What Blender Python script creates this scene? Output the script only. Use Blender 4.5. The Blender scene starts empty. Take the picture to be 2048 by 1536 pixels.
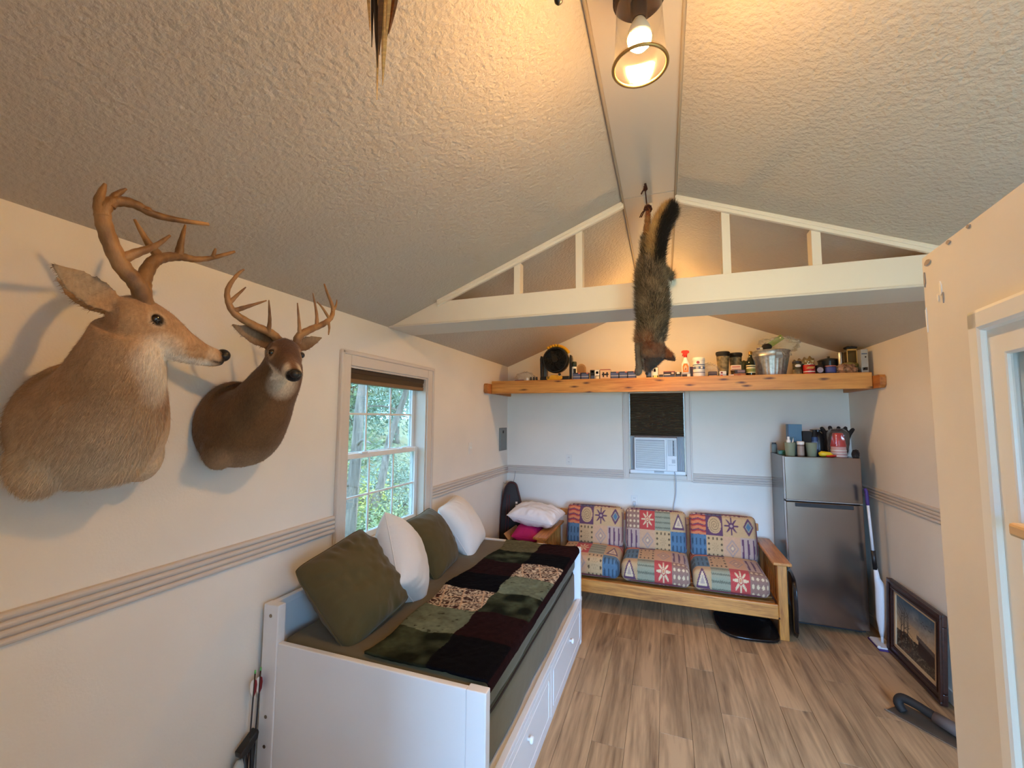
import bpy, bmesh, math, random
import numpy as np
from mathutils import Vector, Matrix, Euler

random.seed(7)
rng = np.random.default_rng(7)
SC = bpy.context.scene
COL = SC.collection
PI = math.pi

# ------------------------------------------------------------------ camera
def make_camera():
    yaw, pitch, roll, f = math.radians(19.7), math.radians(4.56), math.radians(.39), 850.0
    w = Vector((-math.sin(yaw)*math.cos(pitch), math.cos(yaw)*math.cos(pitch), math.sin(pitch)))
    r0 = Vector((math.cos(yaw), math.sin(yaw), 0))
    u0 = r0.cross(w)
    r = math.cos(roll)*r0 + math.sin(roll)*u0
    u = -math.sin(roll)*r0 + math.cos(roll)*u0
    cd = bpy.data.cameras.new('camera'); co = bpy.data.objects.new('camera', cd)
    cd.sensor_fit = 'HORIZONTAL'; cd.sensor_width = 36.0; cd.lens = 36.0*f/2048.0
    cd.clip_start = .02; cd.clip_end = 300
    m = Matrix((r, u, -w)).transposed().to_4x4()
    m.translation = Vector((0, 0, 1.8))
    co.matrix_world = m
    COL.objects.link(co); SC.camera = co
make_camera()

# ------------------------------------------------------------------ light and exposure
SKY_STRENGTH = 47.0
SUN_STRENGTH = 34.0
LAMP_STRENGTH = 1750.0
BACK_LAMP_STRENGTH = 1550.0
LAMP_RGB = (1.0, .54, .17)

SC.view_settings.view_transform = 'Standard'
SC.view_settings.look = 'None'
SC.view_settings.gamma = 1.0
SC.view_settings.use_curve_mapping = False
SC.view_settings.exposure = 0.0
SC.cycles.use_denoising = True
SC.cycles.max_bounces = 10
SC.cycles.diffuse_bounces = 6
SC.cycles.transparent_max_bounces = 16
SC.cycles.caustics_reflective = False
SC.cycles.caustics_refractive = False
SC.cycles.sample_clamp_indirect = 6.0

world = bpy.data.worlds.new('sky'); SC.world = world; world.use_nodes = True
bg = world.node_tree.nodes['Background']
bg.inputs['Color'].default_value = (.31, .58, 1.0, 1)
bg.inputs['Strength'].default_value = SKY_STRENGTH

sd = bpy.data.lights.new('sun', 'SUN'); so = bpy.data.objects.new('sun', sd); COL.objects.link(so)
sd.energy = SUN_STRENGTH; sd.angle = math.radians(1.5); sd.color = (1.0, .86, .62)
so.rotation_euler = Vector((-.03, -.75, -.62)).to_track_quat('-Z', 'Y').to_euler()

def portal(name, loc, direction, sx, sy):
    d = bpy.data.lights.new(name, 'AREA'); d.shape = 'RECTANGLE'; d.size = sx; d.size_y = sy
    d.cycles.is_portal = True
    o = bpy.data.objects.new(name, d); o.location = loc
    o.rotation_euler = Vector(direction).to_track_quat('-Z', 'Z').to_euler(); COL.objects.link(o)
portal('baffle_portal', (-.10, -3.05, 1.02), (0, 1, 0), .80, 2.03)
portal('window_portal', (-2.0, 2.6, 1.55), (1, 0, 0), .92, 1.15)
portal('window_portal', (1.02, -.30, 1.325), (0, 1, 0), 1.24, 1.75)
portal('window_portal', (1.85, 2.6, 1.55), (-1, 0, 0), .92, 1.15)

# ------------------------------------------------------------------ colour and material helpers
def lin(c):
    c = c/255.0
    return c/12.92 if c <= .04045 else ((c+.055)/1.055)**2.4
def S(r, g, b): return (lin(r), lin(g), lin(b))

MATS = {}
def _nt(name):
    m = bpy.data.materials.new(name); m.use_nodes = True
    nt = m.node_tree; b = nt.nodes['Principled BSDF']
    return m, nt, b
def mat(name, rgb, rough=.6, metal=0.0, spec=.5, bump=None, var=None, stretch=None, coat=0, trans=0, ior=1.45, sheen=0, rgb2=None):
    """plain procedural material. bump=(scale,strength[,distance]); var=(scale,amount) colour noise; rgb2 second noise colour"""
    if name in MATS: return MATS[name]
    m, nt, b = _nt(name); N, L = nt.nodes, nt.links
    b.inputs['Base Color'].default_value = (*rgb, 1)
    b.inputs['Roughness'].default_value = rough
    b.inputs['Metallic'].default_value = metal
    b.inputs['Specular IOR Level'].default_value = spec
    b.inputs['Coat Weight'].default_value = coat
    b.inputs['Transmission Weight'].default_value = trans
    b.inputs['IOR'].default_value = ior
    b.inputs['Sheen Weight'].default_value = sheen
    tc = N.new('ShaderNodeTexCoord'); mp = N.new('ShaderNodeMapping')
    L.new(tc.outputs['Object'], mp.inputs['Vector'])
    if stretch: mp.inputs['Scale'].default_value = stretch
    if var:
        n = N.new('ShaderNodeTexNoise'); n.inputs['Scale'].default_value = var[0]; n.inputs['Detail'].default_value = 5
        L.new(mp.outputs['Vector'], n.inputs['Vector'])
        mx = N.new('ShaderNodeMix'); mx.data_type = 'RGBA'
        a = var[1]
        c1 = [max(0, c*(1-a)) for c in rgb]; c2 = rgb2 if rgb2 else [min(1, c*(1+a)) for c in rgb]
        mx.inputs['A'].default_value = (*c1, 1); mx.inputs['B'].default_value = (*c2, 1)
        rmp = N.new('ShaderNodeMapRange'); rmp.inputs['From Min'].default_value = .3; rmp.inputs['From Max'].default_value = .7
        L.new(n.outputs['Fac'], rmp.inputs['Value']); L.new(rmp.outputs['Result'], mx.inputs['Factor'])
        L.new(mx.outputs['Result'], b.inputs['Base Color'])
    if bump:
        n2 = N.new('ShaderNodeTexNoise'); n2.inputs['Scale'].default_value = bump[0]; n2.inputs['Detail'].default_value = 4
        L.new(mp.outputs['Vector'], n2.inputs['Vector'])
        bp = N.new('ShaderNodeBump'); bp.inputs['Strength'].default_value = bump[1]
        bp.inputs['Distance'].default_value = bump[2] if len(bump) > 2 else .01
        L.new(n2.outputs['Fac'], bp.inputs['Height']); L.new(bp.outputs['Normal'], b.inputs['Normal'])
    MATS[name] = m
    return m

def vcol_mat(name, rough=.9, bump=None, sheen=0, spec=.3, stretch=None, var=.0, varscale=200):
    if name in MATS: return MATS[name]
    m, nt, b = _nt(name); N, L = nt.nodes, nt.links
    at = N.new('ShaderNodeAttribute'); at.attribute_name = 'Col'
    b.inputs['Roughness'].default_value = rough; b.inputs['Sheen Weight'].default_value = sheen
    b.inputs['Specular IOR Level'].default_value = spec
    tc = N.new('ShaderNodeTexCoord'); mp = N.new('ShaderNodeMapping')
    if stretch: mp.inputs['Scale'].default_value = stretch
    L.new(tc.outputs['Object'], mp.inputs['Vector'])
    out = at.outputs['Color']
    if var:
        n = N.new('ShaderNodeTexNoise'); n.inputs['Scale'].default_value = varscale; n.inputs['Detail'].default_value = 3
        L.new(mp.outputs['Vector'], n.inputs['Vector'])
        hs = N.new('ShaderNodeHueSaturation')
        mr = N.new('ShaderNodeMapRange'); mr.inputs['From Min'].default_value = .3; mr.inputs['From Max'].default_value = .7
        mr.inputs['To Min'].default_value = 1-var; mr.inputs['To Max'].default_value = 1+var
        L.new(n.outputs['Fac'], mr.inputs['Value']); L.new(mr.outputs['Result'], hs.inputs['Value'])
        L.new(out, hs.inputs['Color']); out = hs.outputs['Color']
    L.new(out, b.inputs['Base Color'])
    if bump:
        n2 = N.new('ShaderNodeTexNoise'); n2.inputs['Scale'].default_value = bump[0]; n2.inputs['Detail'].default_value = 4
        L.new(mp.outputs['Vector'], n2.inputs['Vector'])
        bp = N.new('ShaderNodeBump'); bp.inputs['Strength'].default_value = bump[1]; bp.inputs['Distance'].default_value = bump[2]
        L.new(n2.outputs['Fac'], bp.inputs['Height']); L.new(bp.outputs['Normal'], b.inputs['Normal'])
    MATS[name] = m
    return m

def emit_mat(name, rgb, strength):
    m = bpy.data.materials.new(name); m.use_nodes = True; nt = m.node_tree
    nt.nodes.remove(nt.nodes['Principled BSDF'])
    e = nt.nodes.new('ShaderNodeEmission'); e.inputs['Color'].default_value = (*rgb, 1); e.inputs['Strength'].default_value = strength
    nt.links.new(e.outputs[0], nt.nodes['Material Output'].inputs['Surface'])
    return m

def thin_glass(name, tint=(1, 1, 1), ior=1.45, rough=.02, white=0.0, wcol=(.8, .8, .8), gl=1.0):
    """thin sheet of glass or plastic film: see-through plus mirror reflection, optional milky share"""
    if name in MATS: return MATS[name]
    m = bpy.data.materials.new(name); m.use_nodes = True; nt = m.node_tree; N, L = nt.nodes, nt.links
    N.remove(N['Principled BSDF'])
    tr = N.new('ShaderNodeBsdfTransparent'); tr.inputs['Color'].default_value = (*tint, 1)
    g = N.new('ShaderNodeBsdfGlossy'); g.inputs['Roughness'].default_value = rough; g.inputs['Color'].default_value = (gl, gl, gl, 1)
    lw = N.new('ShaderNodeLayerWeight'); lw.inputs['Blend'].default_value = .5
    pw = N.new('ShaderNodeMath'); pw.operation = 'POWER'; pw.inputs[1].default_value = 4.0
    fr = N.new('ShaderNodeMath'); fr.operation = 'MULTIPLY_ADD'; fr.inputs[1].default_value = .8; fr.inputs[2].default_value = ((ior-1)/(ior+1))**2
    L.new(lw.outputs['Facing'], pw.inputs[0]); L.new(pw.outputs[0], fr.inputs[0])
    mx = N.new('ShaderNodeMixShader')
    L.new(fr.outputs[0], mx.inputs[0]); L.new(tr.outputs[0], mx.inputs[1]); L.new(g.outputs[0], mx.inputs[2])
    out = mx
    if white:
        d = N.new('ShaderNodeBsdfDiffuse'); d.inputs['Color'].default_value = (*wcol, 1)
        m2 = N.new('ShaderNodeMixShader'); m2.inputs[0].default_value = white
        L.new(mx.outputs[0], m2.inputs[1]); L.new(d.outputs[0], m2.inputs[2]); out = m2
    L.new(out.outputs[0], N['Material Output'].inputs['Surface'])
    MATS[name] = m
    return m

def wood_mat(name, dark, light, axis='X', rough=.5, knots=True, scale=1.0, coat=0, rand=0.0, knotcol=None, bumpst=.15, knotscale=(3.3, 9), knotsize=(.03, .15)):
    """grain stretched along an axis, with optional knots; rand = per-object tint"""
    if name in MATS: return MATS[name]
    m, nt, b = _nt(name); N, L = nt.nodes, nt.links
    tc = N.new('ShaderNodeTexCoord'); mp = N.new('ShaderNodeMapping')
    st = {'X': (1.2, 16, 16), 'Y': (16, 1.2, 16), 'Z': (16, 16, 1.2)}[axis]
    mp.inputs['Scale'].default_value = tuple(s*scale for s in st)
    L.new(tc.outputs['Object'], mp.inputs['Vector'])
    vec = mp.outputs['Vector']
    if rand:
        oi = N.new('ShaderNodeObjectInfo'); cm = N.new('ShaderNodeCombineXYZ')
        ml = N.new('ShaderNodeMath'); ml.operation = 'MULTIPLY'; ml.inputs[1].default_value = 57.0
        L.new(oi.outputs['Random'], ml.inputs[0])
        for i in range(3): L.new(ml.outputs[0], cm.inputs[i])
        ad = N.new('ShaderNodeVectorMath'); ad.operation = 'ADD'
        L.new(vec, ad.inputs[0]); L.new(cm.outputs[0], ad.inputs[1]); vec = ad.outputs[0]
    n1 = N.new('ShaderNodeTexNoise'); n1.inputs['Scale'].default_value = 1.0; n1.inputs['Detail'].default_value = 6
    n1.inputs['Roughness'].default_value = .62; n1.inputs['Distortion'].default_value = .6
    L.new(vec, n1.inputs['Vector'])
    n2 = N.new('ShaderNodeTexNoise'); n2.inputs['Scale'].default_value = 4.5; n2.inputs['Detail'].default_value = 4
    L.new(vec, n2.inputs['Vector'])
    ad2 = N.new('ShaderNodeMath'); ad2.operation = 'MULTIPLY_ADD'; ad2.inputs[1].default_value = .45
    L.new(n2.outputs['Fac'], ad2.inputs[0]); L.new(n1.outputs['Fac'], ad2.inputs[2])
    cr = N.new('ShaderNodeValToRGB'); e = cr.color_ramp.elements
    e[0].position = .5; e[0].color = (*dark, 1); e[1].position = .88; e[1].color = (*light, 1)
    L.new(ad2.outputs[0], cr.inputs['Fac'])
    col = cr.outputs['Color']
    if knots:
        sp = N.new('ShaderNodeSeparateXYZ'); L.new(tc.outputs['Object'], sp.inputs[0]); cb2 = N.new('ShaderNodeCombineXYZ')
        al, ac = {'X': ('X', 'Z'), 'Y': ('Y', 'X'), 'Z': ('Z', 'X')}[axis]
        for k_, (src, sc_) in enumerate(((al, knotscale[0]), (ac, knotscale[1]))):
            mu = N.new('ShaderNodeMath'); mu.operation = 'MULTIPLY'; mu.inputs[1].default_value = sc_
            L.new(sp.outputs[src], mu.inputs[0]); L.new(mu.outputs[0], cb2.inputs[k_])
        kv = cb2.outputs[0]
        if rand:
            ad3 = N.new('ShaderNodeVectorMath'); ad3.operation = 'ADD'; L.new(kv, ad3.inputs[0]); L.new(cm.outputs[0], ad3.inputs[1]); kv = ad3.outputs[0]
        vo = N.new('ShaderNodeTexVoronoi'); vo.voronoi_dimensions = '2D'; vo.inputs['Scale'].default_value = 1.0
        nz = N.new('ShaderNodeTexNoise'); nz.inputs['Scale'].default_value = 4
        L.new(kv, nz.inputs['Vector'])
        va = N.new('ShaderNodeVectorMath'); va.operation = 'MULTIPLY_ADD'; va.inputs[1].default_value = (.12, .12, 0)
        L.new(nz.outputs['Color'], va.inputs[0]); L.new(kv, va.inputs[2])
        L.new(va.outputs[0], vo.inputs['Vector'])
        mr = N.new('ShaderNodeMapRange'); mr.inputs['From Min'].default_value = knotsize[0]; mr.inputs['From Max'].default_value = knotsize[1]
        L.new(vo.outputs['Distance'], mr.inputs['Value'])
        mk = N.new('ShaderNodeMix'); mk.data_type = 'RGBA'
        kc = knotcol or tuple(c*.35 for c in dark)
        mk.inputs['A'].default_value = (*kc, 1)
        L.new(mr.outputs['Result'], mk.inputs['Factor']); L.new(col, mk.inputs['B']); col = mk.outputs['Result']
    if rand:
        hs = N.new('ShaderNodeHueSaturation'); mr2 = N.new('ShaderNodeMapRange')
        mr2.inputs['To Min'].default_value = 1-rand; mr2.inputs['To Max'].default_value = 1+rand
        L.new(oi.outputs['Random'], mr2.inputs['Value']); L.new(mr2.outputs['Result'], hs.inputs['Value'])
        L.new(col, hs.inputs['Color']); col = hs.outputs['Color']
    L.new(col, b.inputs['Base Color'])
    b.inputs['Roughness'].default_value = rough; b.inputs['Coat Weight'].default_value = coat
    bp = N.new('ShaderNodeBump'); bp.inputs['Strength'].default_value = bumpst; bp.inputs['Distance'].default_value = .002
    L.new(ad2.outputs[0], bp.inputs['Height']); L.new(bp.outputs['Normal'], b.inputs['Normal'])
    MATS[name] = m
    return m

# ------------------------------------------------------------------ mesh helpers
def V(*a): return np.array(a, float)
class MB:
    def __init__(s): s.v = []; s.f = []
    def add(s, vs, fs):
        o = len(s.v); s.v.extend([tuple(map(float, p)) for p in vs]); s.f.extend([tuple(i+o for i in f) for f in fs]); return s
    def box(s, x0, x1, y0, y1, z0, z1):
        vs = [(x0,y0,z0),(x1,y0,z0),(x1,y1,z0),(x0,y1,z0),(x0,y0,z1),(x1,y0,z1),(x1,y1,z1),(x0,y1,z1)]
        return s.add(vs, [(0,3,2,1),(4,5,6,7),(0,1,5,4),(1,2,6,5),(2,3,7,6),(3,0,4,7)])
    def obox(s, c, size, R=None):
        R = R or Matrix.Identity(3); h = [q/2 for q in size]; c = Vector(c)
        vs = [tuple(c + R @ Vector((sx*h[0], sy*h[1], sz*h[2]))) for sz in (-1,1) for sx, sy in ((-1,-1),(1,-1),(1,1),(-1,1))]
        return s.add(vs, [(0,3,2,1),(4,5,6,7),(0,1,5,4),(1,2,6,5),(2,3,7,6),(3,0,4,7)])
    def prism(s, poly, axis, a, b):
        """extrude a 2-D polygon along an axis from a to b; poly in the other two axes in xyz order"""
        n = len(poly)
        def P(p, t):
            return {'X': (t, p[0], p[1]), 'Y': (p[0], t, p[1]), 'Z': (p[0], p[1], t)}[axis]
        vs = [P(p, a) for p in poly]+[P(p, b) for p in poly]
        fs = [tuple(range(n))[::-1], tuple(range(n, 2*n))]+[(i, (i+1) % n, (i+1) % n+n, i+n) for i in range(n)]
        return s.add(vs, fs)
    def loft(s, secs, cap=True):
        n = len(secs[0]); vs = [p for q in secs for p in q]; fs = []
        for k in range(len(secs)-1):
            for i in range(n):
                j = (i+1) % n
                fs.append((k*n+i, k*n+j, (k+1)*n+j, (k+1)*n+i))
        if cap: fs += [tuple(range(n))[::-1], tuple((len(secs)-1)*n+i for i in range(n))]
        return s.add(vs, fs)
    def tube(s, path, rad, n=8, cap=True):
        path = [Vector(p) for p in path]; k = len(path)
        if not hasattr(rad, '__len__'): rad = [rad]*k
        secs = []; ref = None
        for i, p in enumerate(path):
            t = (path[min(i+1, k-1)]-path[max(i-1, 0)])
            if t.length < 1e-9: t = Vector((0, 0, 1))
            t.normalize()
            if ref is None:
                ref = Vector((0, 0, 1)) if abs(t.z) < .9 else Vector((1, 0, 0))
            a = ref - t*ref.dot(t)
            if a.length < 1e-6: a = t.orthogonal()
            a.normalize(); b = t.cross(a); ref = a
            r = rad[i]
            secs.append([tuple(p + a*math.cos(2*PI*j/n)*r + b*math.sin(2*PI*j/n)*r) for j in range(n)])
        return s.loft(secs, cap)
    def lathe(s, prof, n=24, c=(0,0,0), axis='Z', cap=True):
        secs = []
        for r, h in prof:
            q = []
            for j in range(n):
                a = 2*PI*j/n; x, y = r*math.cos(a), r*math.sin(a)
                p = {'Z': (x, y, h), 'Y': (x, h, y), 'X': (h, x, y)}[axis]
                q.append((p[0]+c[0], p[1]+c[1], p[2]+c[2]))
            secs.append(q)
        return s.loft(secs, cap)
    def sphere(s, c, r, n=12, m=8, sc=(1,1,1)):
        prof = []
        secs = []
        for i in range(1, m):
            th = PI*i/m
            secs.append([(c[0]+r*sc[0]*math.sin(th)*math.cos(2*PI*j/n), c[1]+r*sc[1]*math.sin(th)*math.sin(2*PI*j/n), c[2]-r*sc[2]*math.cos(th)) for j in range(n)])
        return s.loft(secs, True)
    def ell_loft(s, cs, ra, rb, n=24, up=(0,0,1), power=2.0):
        """loft of ellipses along centres; ra lateral, rb along up"""
        cs = [Vector(c) for c in cs]; k = len(cs); secs = []; up = Vector(up)
        for i, c in enumerate(cs):
            t = (cs[min(i+1, k-1)]-cs[max(i-1, 0)]).normalized()
            a = t.cross(up)
            if a.length < .05: a = t.orthogonal()
            a.normalize(); b = a.cross(t).normalized()
            q = []
            for j in range(n):
                an = 2*PI*j/n; ca, sa = math.cos(an), math.sin(an)
                e = 2.0/power
                q.append(tuple(c + a*ra[i]*math.copysign(abs(ca)**e, ca) + b*rb[i]*math.copysign(abs(sa)**e, sa)))
            secs.append(q)
        return s.loft(secs, True)
    def mesh(s, name):
        me = bpy.data.meshes.new(name); me.from_pydata(s.v, [], s.f); me.update()
        bm = bmesh.new(); bm.from_mesh(me); bmesh.ops.recalc_face_normals(bm, faces=bm.faces); bm.to_mesh(me); bm.free()
        return me
    def build(s, name, m, parent=None, smooth=False, bevel=0, seg=2, loc=None, rot=None):
        return link(name, s.mesh(name), m, parent, smooth, bevel, seg, loc, rot)

def link(name, me, m, parent=None, smooth=False, bevel=0, seg=2, loc=None, rot=None):
    o = bpy.data.objects.new(name, me); COL.objects.link(o)
    if m is not None: me.materials.append(m)
    if smooth == 'auto':
        for p in me.polygons: p.use_smooth = True
        me.set_sharp_from_angle(angle=math.radians(40))
    elif smooth:
        for p in me.polygons: p.use_smooth = True
    if bevel:
        md = o.modifiers.new('bevel', 'BEVEL'); md.width = bevel; md.segments = seg; md.limit_method = 'ANGLE'; md.angle_limit = math.radians(35)
    if loc is not None: o.location = loc
    if rot is not None: o.rotation_euler = rot
    if parent is not None: o.parent = parent
    return o
def bx(x0, x1, y0, y1, z0, z1): return MB().box(x0, x1, y0, y1, z0, z1)

def tag(o, label, cat, group=None):
    o['label'] = label; o['category'] = cat
    if group: o['group'] = group
    return o
def thing(name, label, cat, loc=(0,0,0), rot=(0,0,0), group=None):
    o = bpy.data.objects.new(name, None); COL.objects.link(o); o.empty_display_size = .05
    o.location = loc; o.rotation_euler = rot
    return tag(o, label, cat, group)
def structure(o, label=None):
    o['kind'] = 'structure'
    if label: o['label'] = label
    return o
def sempty(name, label=None, loc=(0,0,0), rot=(0,0,0)):
    o = bpy.data.objects.new(name, None); COL.objects.link(o); o.empty_display_size = .05
    o.location = loc; o.rotation_euler = rot
    return structure(o, label)
def vcol(o, cols):
    me = o.data if hasattr(o, 'data') else o
    at = me.color_attributes.new('Col', 'FLOAT_COLOR', 'POINT')
    a = np.ones((len(me.vertices), 4), np.float32); a[:, :3] = cols
    at.data.foreach_set('color', a.ravel())
def coords(me):
    a = np.empty(len(me.vertices)*3, np.float32); me.vertices.foreach_get('co', a); return a.reshape(-1, 3).astype(float)
def crom(pts, per=6):
    """smooth curve through points"""
    P = [Vector(p) for p in pts]; out = []
    for i in range(len(P)-1):
        p0, p1, p2, p3 = P[max(i-1, 0)], P[i], P[i+1], P[min(i+2, len(P)-1)]
        for k in range(per):
            t = k/per
            out.append(.5*((2*p1)+(-p0+p2)*t+(2*p0-5*p1+4*p2-p3)*t*t+(-p0+3*p1-3*p2+p3)*t**3))
    out.append(P[-1]); return out
def interp_list(vals, n):
    return list(np.interp(np.linspace(0, 1, n), np.linspace(0, 1, len(vals)), vals))
def dup_tree(o, parent=None):
    c = o.copy(); COL.objects.link(c); c.parent = parent
    for ch in o.children: dup_tree(ch, c)
    return c
def vnoise(p, seed=0):
    """cheap smooth value noise on an (n,3) array"""
    r = np.random.default_rng(seed); T = r.random((32, 32, 32))
    i = np.floor(p).astype(int); f = p-i; f = f*f*(3-2*f); out = 0
    for dx in (0, 1):
        for dy in (0, 1):
            for dz in (0, 1):
                w = (f[:,0] if dx else 1-f[:,0])*(f[:,1] if dy else 1-f[:,1])*(f[:,2] if dz else 1-f[:,2])
                out = out + w*T[(i[:,0]+dx) % 32, (i[:,1]+dy) % 32, (i[:,2]+dz) % 32]
    return out

# ================================================================== the room
LX, RX, BY, FY = -1.845, 1.695, 5.0, -.15
EAVE, CX, RIDGE = 2.44, -.075, 3.14
SL = (RIDGE-EAVE)/(CX-LX)
def roof_z(x): return RIDGE-SL*abs(x-CX)

M_wall = mat('wall_paint', (.80, .76, .685), .75, bump=(110, .22, .004), var=(2.2, .03))
M_ceil = mat('ceiling_paint', (.52, .465, .40), .6, bump=(55, .8, .010), var=(1.5, .04))
M_ridge = mat('ridge_paint', (.50, .45, .40), .5, bump=(20, .08, .003))
M_trim = mat('trim_paint', (.62, .565, .51), .5, bump=(40, .05, .003))
M_trim2 = mat('window_trim_paint', (.66, .60, .535), .5, bump=(40, .05, .003))
M_beam = mat('beam_paint', (.78, .72, .63), .6, bump=(60, .08, .003))
M_white = mat('white_paint', (.80, .80, .78), .38, bump=(30, .04, .002))
M_vinyl = mat('white_vinyl', (.82, .83, .82), .35)

# walls ------------------------------------------------------------
WY0, WY1, WZ0, WZ1 = 2.14, 3.06, .97, 2.12        # left window opening
m = MB(); t = .14
m.box(LX-t, LX, FY-.14, WY0, 0, EAVE+.02).box(LX-t, LX, WY1, BY+.14, 0, EAVE+.02).box(LX-t, LX, WY0, WY1, 0, WZ0).box(LX-t, LX, WY0, WY1, WZ1, EAVE+.02)
structure(m.build('wall_left', M_wall), 'cream textured side wall with the deer heads and the window')
BX0, BX1, BZ0, BZ1 = -.385, .215, 1.19, 2.10      # back window opening
m = MB()
m.prism([(LX, 0), (BX0, 0), (BX0, EAVE+SL*(BX0-LX)-.001), (LX, EAVE)], 'Y', BY, BY+t)
m.prism([(BX1, 0), (RX, 0), (RX, EAVE), (BX1, roof_z(BX1))], 'Y', BY, BY+t)
m.prism([(BX0, 0), (BX1, 0), (BX1, BZ0), (BX0, BZ0)], 'Y', BY, BY+t)
m.prism([(BX0, BZ1), (BX1, BZ1), (BX1, roof_z(BX1)), (CX, RIDGE), (BX0, roof_z(BX0))], 'Y', BY, BY+t)
structure(m.build('wall_back', M_wall), 'gable end wall with the shelf and the air conditioner window')
m = MB()
m.box(RX, RX+t, FY-.14, WY0, 0, EAVE+.02).box(RX, RX+t, WY1, BY+.14, 0, EAVE+.02).box(RX, RX+t, WY0, WY1, 0, WZ0).box(RX, RX+t, WY0, WY1, WZ1, EAVE+.02)
structure(m.build('wall_right', M_wall), 'cream textured side wall behind the refrigerator')
DX0, DX1, DZ = -.62, .285, 2.05                    # doorway
m = MB()
m.prism([(LX, 0), (DX0, 0), (DX0, roof_z(DX0)), (LX, EAVE)], 'Y', FY-t, FY)
FWX0, FWX1, FWZ0, FWZ1 = .40, 1.64, .45, 2.20                             # front window opening
m.prism([(DX1, 0), (FWX0, 0), (FWX0, roof_z(FWX0)), (DX1, roof_z(DX1))], 'Y', FY-t, FY)
m.prism([(FWX1, 0), (RX, 0), (RX, EAVE), (FWX1, roof_z(FWX1))], 'Y', FY-t, FY)
m.prism([(FWX0, 0), (FWX1, 0), (FWX1, FWZ0), (FWX0, FWZ0)], 'Y', FY-t, FY)
m.prism([(FWX0, FWZ1), (FWX1, FWZ1), (FWX1, roof_z(FWX1)), (FWX0, roof_z(FWX0))], 'Y', FY-t, FY)
m.prism([(DX0, DZ), (DX1, DZ), (DX1, roof_z(DX1)), (CX, RIDGE), (DX0, roof_z(DX0))], 'Y', FY-t, FY)
structure(m.build('wall_front', M_wall), 'gable wall with the open doorway')

# ceiling ----------------------------------------------------------
m = MB()
m.prism([(LX-.3, EAVE-.3*SL), (CX, RIDGE), (CX, RIDGE+.16), (LX-.3, EAVE-.3*SL+.16)], 'Y', FY-.2, BY+.2)
m.prism([(CX, RIDGE), (RX+.3, EAVE-.3*SL), (RX+.3, EAVE-.3*SL+.16), (CX, RIDGE+.16)], 'Y', FY-.2, BY+.2)
structure(m.build('ceiling', M_ceil), 'vaulted taupe ceiling with knockdown texture')

# floor of separate planks ----------------------------------------
structure(bx(LX-t, RX+t, FY-.14, BY+t, -.12, -.012).build('floor', mat('subfloor', (.05, .04, .03), .9)), 'wood-look plank floor')
FLOOR = bpy.data.objects['floor']
M_plank = wood_mat('plank_vinyl', S(118, 92, 66), S(188, 154, 116), 'Y', .5, True, .62, rand=.10, knotcol=S(92, 68, 48), bumpst=.12, knotscale=(.8, 5.5), knotsize=(-.02, .10))
M_plank.node_tree.nodes['Principled BSDF'].inputs['Specular IOR Level'].default_value = .35
PW, PL = .178, 1.22
pm = {}
def plank_mesh(w, l):
    k = (round(w, 3), round(l, 3))
    if k not in pm:
        b = .0012
        q = MB(); g = .0006
        lo = [(-w/2+g, -l/2+g, -.012), (w/2-g, -l/2+g, -.012), (w/2-g, l/2-g, -.012), (-w/2+g, l/2-g, -.012)]
        mi = [(x, y, -.0015) for x, y, _ in lo]
        hi = [(-w/2+b, -l/2+b, 0), (w/2-b, -l/2+b, 0), (w/2-b, l/2-b, 0), (-w/2+b, l/2-b, 0)]
        q.loft([lo, mi, hi]); me = q.mesh('plank'); me.materials.append(M_plank); pm[k] = me
    return pm[k]
x = LX; row = 0; offs = [.0, .45, .85, .25, .65, 1.05, .15, .55, .95, .35, .75]
while x < RX-.01:
    w = min(PW, RX-x); y = FY-.02-offs[row % 11]
    while y < BY:
        y0, y1 = max(y, FY-.02), min(y+PL, BY)
        if y1-y0 > .05:
            o = bpy.data.objects.new('plank', plank_mesh(w, y1-y0)); COL.objects.link(o)
            o.location = (x+w/2, (y0+y1)/2, 0); o.parent = FLOOR
        y += PL
    x += PW; row += 1

# baseboards -------------------------------------------------------
def base(name, x0, x1, y0, y1):
    o = MB().box(x0, x1, y0, y1, 0, .09).build(name, M_trim, bevel=.006); structure(o)
base('baseboard_left', LX, LX+.014, FY, BY); base('baseboard_back', LX, RX, BY-.014, BY); base('baseboard_right', RX-.014, RX, FY, BY)

# chair rails: four rounded ribs ----------------------------------
def rail_profile():
    z0, z1 = 1.122, 1.222; n = 4; pts = [(0, z0)]
    h = (z1-z0)/n
    for i in range(n):
        for k in range(7):
            a = PI*k/6
            pts.append((.008+.011*math.sin(a), z0+i*h+h*(.5-.46*math.cos(a))))
    pts.append((0, z1)); return pts
def rail(name, wall, a, b):
    P = rail_profile(); m = MB()
    if wall == 'L': m.prism([(LX+d, z) for d, z in P], 'Y', a, b)
    if wall == 'R': m.prism([(RX-d, z) for d, z in P], 'Y', a, b)
    if wall == 'B': m.prism([(BY-d, z) for d, z in P], 'X', a, b)
    structure(m.build(name, M_trim), 'ribbed taupe chair rail')
rail('trim_1', 'L', FY, WY0-.085); rail('trim_2', 'L', WY1+.085, BY-.02); rail('trim_3', 'B', LX, BX0-.06)
rail('trim_4', 'B', BX1+.06, RX); rail('trim_5', 'R', WY1+.085, BY-.02); rail('trim_9', 'R', FY, WY0-.085)

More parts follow.
